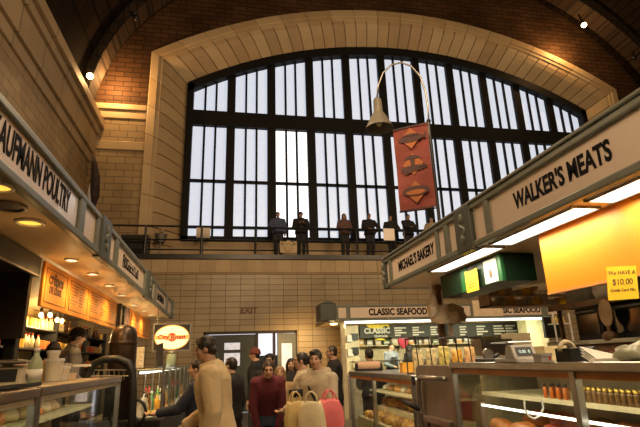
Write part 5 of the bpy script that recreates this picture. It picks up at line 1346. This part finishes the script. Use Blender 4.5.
def apparatus(name, label, pa, pb, pt, pb2, y, d, m, cat, extra=None):
    a, b = at(pa, pb2, y), at(pb, pt, y)
    if y > 13: a.z = .2; b.z = min(b.z, 2.49)
    t = thing(name, label, cat, ((a.x + b.x) / 2, y, a.z)); hw = (b.x - a.x) / 2; hh = b.z - a.z
    MB().box(-hw, hw, 0, d, 0, hh).build('cabinet', m, t, bevel=.01)
    if extra: extra(t, hw, hh)
    return t, hw, hh
def scr(m): return lambda t, hw, hh: (MB().box(-hw * .85, hw * .85, -.012, 0, hh * .15, hh * .85).build('face', m, t), MB().box(-hw, -hw * .4, -.015, 0, 0, hh * .1).build('foot', m_black, t))
t, hw, hh = apparatus('storage_rack', 'open rack of small dark and white boxes left of the slate menus', 345.5, 358, 323, 366, 15.0, .4, m_cream, 'rack')
for i, (z, m_) in enumerate(((.80, m_black), (.78, m_white), (.62, m_black), (.60, m_white), (.45, m_kraft), (.30, m_grey))):
    MB().box(-hw * .7 if i % 2 else -.02, hw * .0 if i % 2 else hw * .8, -.10, .0, hh * z, hh * (z + .09)).build('small_box', m_, t)
apparatus('fridge_unit', 'pale upright fridge unit at the right of the seafood stall', 530.5, 545, 316, 352, 13.9, .5, mat('pale_green_enamel', (.60, .60, .38), .4), 'fridge', scr(m_cream))
apparatus('wall_screen', 'black screen right of the pale fridge unit', 546.5, 558, 317, 338, 12.95, .1, m_black, 'screen', scr(m_black_iron))
t_ = thing('low_cabinet', 'cream cabinet carrying the tills beyond the scale', 'cabinet', (3.9, 7.2, 0))
MB().box(-.60, 1.7, -1.0, 1.3, 0, 1.40).build('carcass', m_cream, t_, bevel=.01); MB().box(-.62, 1.72, -1.02, 1.32, 1.40, 1.44).build('worktop', m_white, t_, bevel=.005)
apparatus('register', 'cream till behind the scale on the right', 455 + 28, 512, 338.5, 356, 6.4, .3, m_cream, 'till', scr(m_grey))
apparatus('register', 'cream till with a dark keypad, left of the pale fridge unit', 513, 530, 332.5, 356.5, 8.0, .3, mat('till_cream', (.58, .54, .36), .5), 'till', scr(m_cream))
t, hw, hh = apparatus('wire_shelf', 'white wire shelf with bottles right of the black screen', 557, 574, 340, 341, 9.0, .25, m_white, 'shelf')
for x in (-hw, hw - .02): MB().box(x, x + .025, 0, .02, -t.location.z, .55).build('upright', m_white, t)
MB().box(-hw, hw, 0, .2, .33, .35).build('shelf', m_white, t)
wl_ = t.location.copy()
bp_ = proto_bottle('condiment_bottle', 'small bottle on the white wire shelf behind the right counter', .03, .16, mat('mustard', (.72, .50, .12), .3), m_red, 'bottles on the white wire shelf')
for i in range(4): 
    o = bp_ if i == 0 else copy_tree(bp_); o.location = (wl_.x - hw + .06 + i * .075, 9.1, wl_.z + .352)
# back counter of the right stalls carrying these tills, black ovens, sacks
struct(MB().box(4.75, 4.85, 1.5, 5.0, 0, 2.475).build('wall_stall_right', mat('brown_stall_wall', (.10, .065, .04), .6)))
BX = 3.75
t = thing('back_counter', 'long wooden back counter behind the near right counter', 'counter', (4.0, 3.6, 0))
MB().box(-.4, .4, -1.9, 1.45, 0, 1.56).build('base_cabinet', m_wood, t, bevel=.01); MB().box(-.44, .42, -1.92, 1.47, 1.56, 1.60).build('worktop', m_cream, t, bevel=.006)
for i, (pa, pb, lb) in enumerate(((577, 602, 'black oven front behind the near right counter, left of the tan paddle'), (614, 660, 'black oven front behind the near right counter, right of the tan paddle'))):
    ya, yb_ = ypx(pb, BX - .05, 1.75), ypx(pa, BX - .05, 1.75)
    t = thing('oven', lb, 'oven', (BX, (ya + yb_) / 2, 1.602)); hh = (yb_ - ya) / 2
    MB().box(-.05, .5, -hh, hh, 0, .32).build('cabinet', m_black, t, bevel=.01)
    MB().box(-.06, -.05, -hh * .85, hh * .85, .05, .26).build('door_glass', mat('oven_glass', (.01, .01, .012), .1), t); MB().cyl((-.08, -hh * .8, .285), (-.08, hh * .8, .285), .010).build('handle', m_steel_d, t)
ya = ypx(608, BX - .15, 1.75)
t = thing('bread_paddle', 'tan oval wooden paddle standing between the black ovens', 'paddle', (BX - .16, ya, 1.602))
MB().prism([(0, .085 * math.cos(k * .3142), .24 + .13 * math.sin(k * .3142)) for k in range(20)], (.015, 0, 0)).build('blade', mat('tan_wood', (.50, .30, .13), .5, vary=.25), t, bevel=.004)
MB().box(0, .015, -.02, .02, 0, .13).build('handle', m_wood, t); MB().ball((.0, .0, .02), (.06, .08, .05)).build('knob', m_wood, t, smooth=True)
t = thing('wall_shelf', 'dark shelf above the ovens carrying grey sacks', 'shelf', (4.1, 4.0, 1.985))
MB().box(-.45, .62, -1.6, 1.05, -.03, 0).build('board', m_dark, t); MB().box(-.47, -.45, -1.6, 1.05, -.05, .01).build('edge', m_wood, t)
for y in (-1.6, .97): MB().box(-.4, -.36, y, y + .03, -.38, -.03).build('bracket', m_wood, t)
for i, (px, lb, r3) in enumerate(((585, 'grey flour sack on the shelf above the ovens', (.16, .20, .16)), (606, 'tan sack leaning beside the grey flour sack on the shelf', (.14, .13, .15)), (577.5, 'small brown sack at the left end of the shelf above the ovens', (.10, .09, .10)))):
    tag(lump(MB(), (0, 0, r3[2] * .7), r3, i + 3, .35).build('sack', [mat('grey_sack', (.33, .27, .20), .8, bump=.3), m_kraft, m_wood][i], loc=(3.84 + .02 * i, ypx(px, 3.85, 2.1), 1.986), smooth=True), lb, 'sack')
# shelf of goods seen under and beside the green box
t = thing('goods_shelf', 'shallow brown shelf of small packets beyond the green box', 'shelf', (at(522, 300, 6.8).x, 6.6, 2.0 if False else 2.17))
MB().box(-.75, .65, -.15, .15, -.02, 0).box(-.75, .65, -.15, .15, .14, .15).box(.62, .65, -.15, .15, -.02, .302).box(-.75, -.72, -.15, .15, -.02, .302).build('frame', m_cardboard, t)
gx, gzz = t.location.x, t.location.z
for r_i, z in enumerate((.0, .15)):
    for i in range(9):
        w_ = rg.uniform(.08, .13); h_ = rg.uniform(.07, .125)
        c = ['tan', 'cream', 'yellow'][(i + r_i) % 3]
        o = MB().box(-w_ / 2, w_ / 2, -.06, .06, 0, h_).build('packet', [m_kraft, m_cream, m_yellow_paper][(i + r_i) % 3], loc=(gx - .64 + i * .14, 6.57, gzz + z + .001), bevel=.006)
        tag(o, '%s packet on the brown shelf beyond the green box' % c, 'packet', c + ' packets beyond the green box')

# ------------------------------------------------------------------ gooseneck lamp with banner on the right canopy
pB = at(440, 226, 6.0); pT = at(428.5, 121, 6.0)
PX = (pB.x + pT.x) / 2
PZ = RZ1 - .02
LY = lambda px: 6.0 + .32 * (428.5 - px) / 36
t = thing('gooseneck_lamp', 'tall gooseneck lamp with a bell shade standing on the right canopy', 'lamp', (PX, 6.0, PZ))
Q = lambda px, py: at(px, py, LY(px)) - Vector((PX, 6.0, PZ))
MB().cyl((0, 0, 0), (0, 0, pT.z - PZ), .024, n=10).build('pole', m_black_iron, t); MB().lathe([(0, 0), (.08, 0), (.08, .02), (.03, .05), (0, .05)], n=16).build('base_plate', m_black_iron, t)
MB().ball((0, 0, pT.z - PZ), .034).build('finial', m_black_iron, t, smooth=True)
MB().tube([(0, 0, pT.z - PZ - .05), Q(428, 108), Q(425.5, 92), Q(420, 76), Q(411, 66), Q(401, 62.5), Q(391, 65), Q(383, 73), Q(378, 86), Q(377, 98)], .014, 8).build('gooseneck', m_steel_d, t, smooth=True)
lc = Q(379.5, 129); ln_ = Q(377.5, 99)
k_ = (ln_.z - lc.z)
m_shade = mat('aged_enamel_shade', (.115, .10, .078), .5)
MB().lathe([(0, k_), (.045, k_), (.062, k_ - .03), (.072, k_ * .56), (.085, k_ * .5), (.12, k_ * .40), (.205, .03), (.215, 0), (.205, .004), (.115, k_ * .36), (.07, k_ * .45), (0, k_ * .5)], c=(lc.x, lc.y, lc.z), n=28).build('shade', m_shade, t, smooth=True)
MB().ball((lc.x, lc.y, lc.z + .11), (.05, .05, .065)).build('bulb', mat('dim_bulb', (.8, .65, .4), .3), t, smooth=True)
# banner
bn = thing('banner', 'red and orange food banner hanging from the gooseneck lamp pole', 'banner', (PX, 6.0, at(425.5, 123, 6).z))
c_ = [at(393, 131, 6.30), at(425.5, 122.5, 5.99), at(433.5, 206.5, 5.97), at(401, 212, 6.28)]
tl, tr_, br_, bl = [Vector(v) - Vector(bn.location) for v in c_]
tr_.x = -.035; br_.x = -.035; bl.x = tl.x
uu = lambda a, b: tl * (1 - a) * (1 - b) + tr_ * a * (1 - b) + br_ * a * b + bl * (1 - a) * b
nb = (tr_ - tl).cross(bl - tl).normalized()
if nb.y > 0: nb = -nb
m_bred = mat('banner_red', (.17, .022, .012), .7); m_bor = mat('banner_orange', (.30, .085, .016), .7); m_bdk = mat('banner_maroon', (.05, .014, .014), .7)
o = MB(); N = 10
g0 = [[uu(i / 4, j / N) + nb * (.012 * math.sin(j * .9 + i)) for i in range(5)] for j in range(N + 1)]
vs_ = [p for r in g0 for p in r]; o.add(vs_ + [p - nb * .006 for p in vs_], [(j * 5 + i, j * 5 + i + 1, j * 5 + i + 6, j * 5 + i + 5) for j in range(N) for i in range(4)] + [(55 + j * 5 + i, 55 + j * 5 + i + 5, 55 + j * 5 + i + 6, 55 + j * 5 + i + 1) for j in range(N) for i in range(4)])
o.build('cloth', m_bred, bn)
pp = lambda pts, m_, nm, d: MB().prism([uu(a, b) + nb * d for a, b in pts], nb * .003).build(nm, m_, bn)
for cb in (.15, .47, .80): pp([(.5, cb - .13), (.80, cb), (.5, cb + .13), (.20, cb)], m_bor, 'diamond', .016)
ell = lambda ca, cb, ra, rb, n=18, a0=0, a1=2 * math.pi: [(ca + ra * math.cos(a0 + (a1 - a0) * i / (n - 1)), cb + rb * math.sin(a0 + (a1 - a0) * i / (n - 1))) for i in range(n)]
pp(ell(.5, .155, .36, .045)[:-1], m_bdk, 'fish_drawing', .021); pp(ell(.5, .135, .27, .04, 12, math.pi, 2 * math.pi), m_bdk, 'fish_drawing', .021); pp([(.84, .15), (.96, .10), (.93, .16), (.96, .20)], m_bdk, 'fish_drawing', .021)
pp(ell(.48, .41, .22, .05, 12, math.pi, 2 * math.pi), m_bdk, 'vegetable_drawing', .021); pp([(.42, .40), (.56, .40), (.54, .48), (.44, .48)], m_bdk, 'vegetable_drawing', .021); pp(ell(.5, .52, .38, .035)[:-1], m_bdk, 'vegetable_drawing', .021); pp([(.2, .55), (.85, .49), (.88, .52), (.25, .585)], m_bdk, 'vegetable_drawing', .021)
pp(ell(.5, .79, .38, .06)[:-1], m_bdk, 'sausage_drawing', .021); pp(ell(.5, .805, .27, .028)[:-1], m_bor, 'sausage_drawing', .025)
pp([(0, 0), (1, 0), (1, .012), (0, .012)], m_bdk, 'hem', .017); pp([(0, .988), (1, .988), (1, 1), (0, 1)], m_bdk, 'hem', .017)
MB().cyl(tl + Vector((-.01, 0, .012)), (-0, 0, tr_.z + .012), .010).build('top_rod', m_black_iron, bn); MB().cyl(bl + Vector((-.01, 0, -.006)), (0, 0, br_.z - .006), .010).build('bottom_rod', m_black_iron, bn)
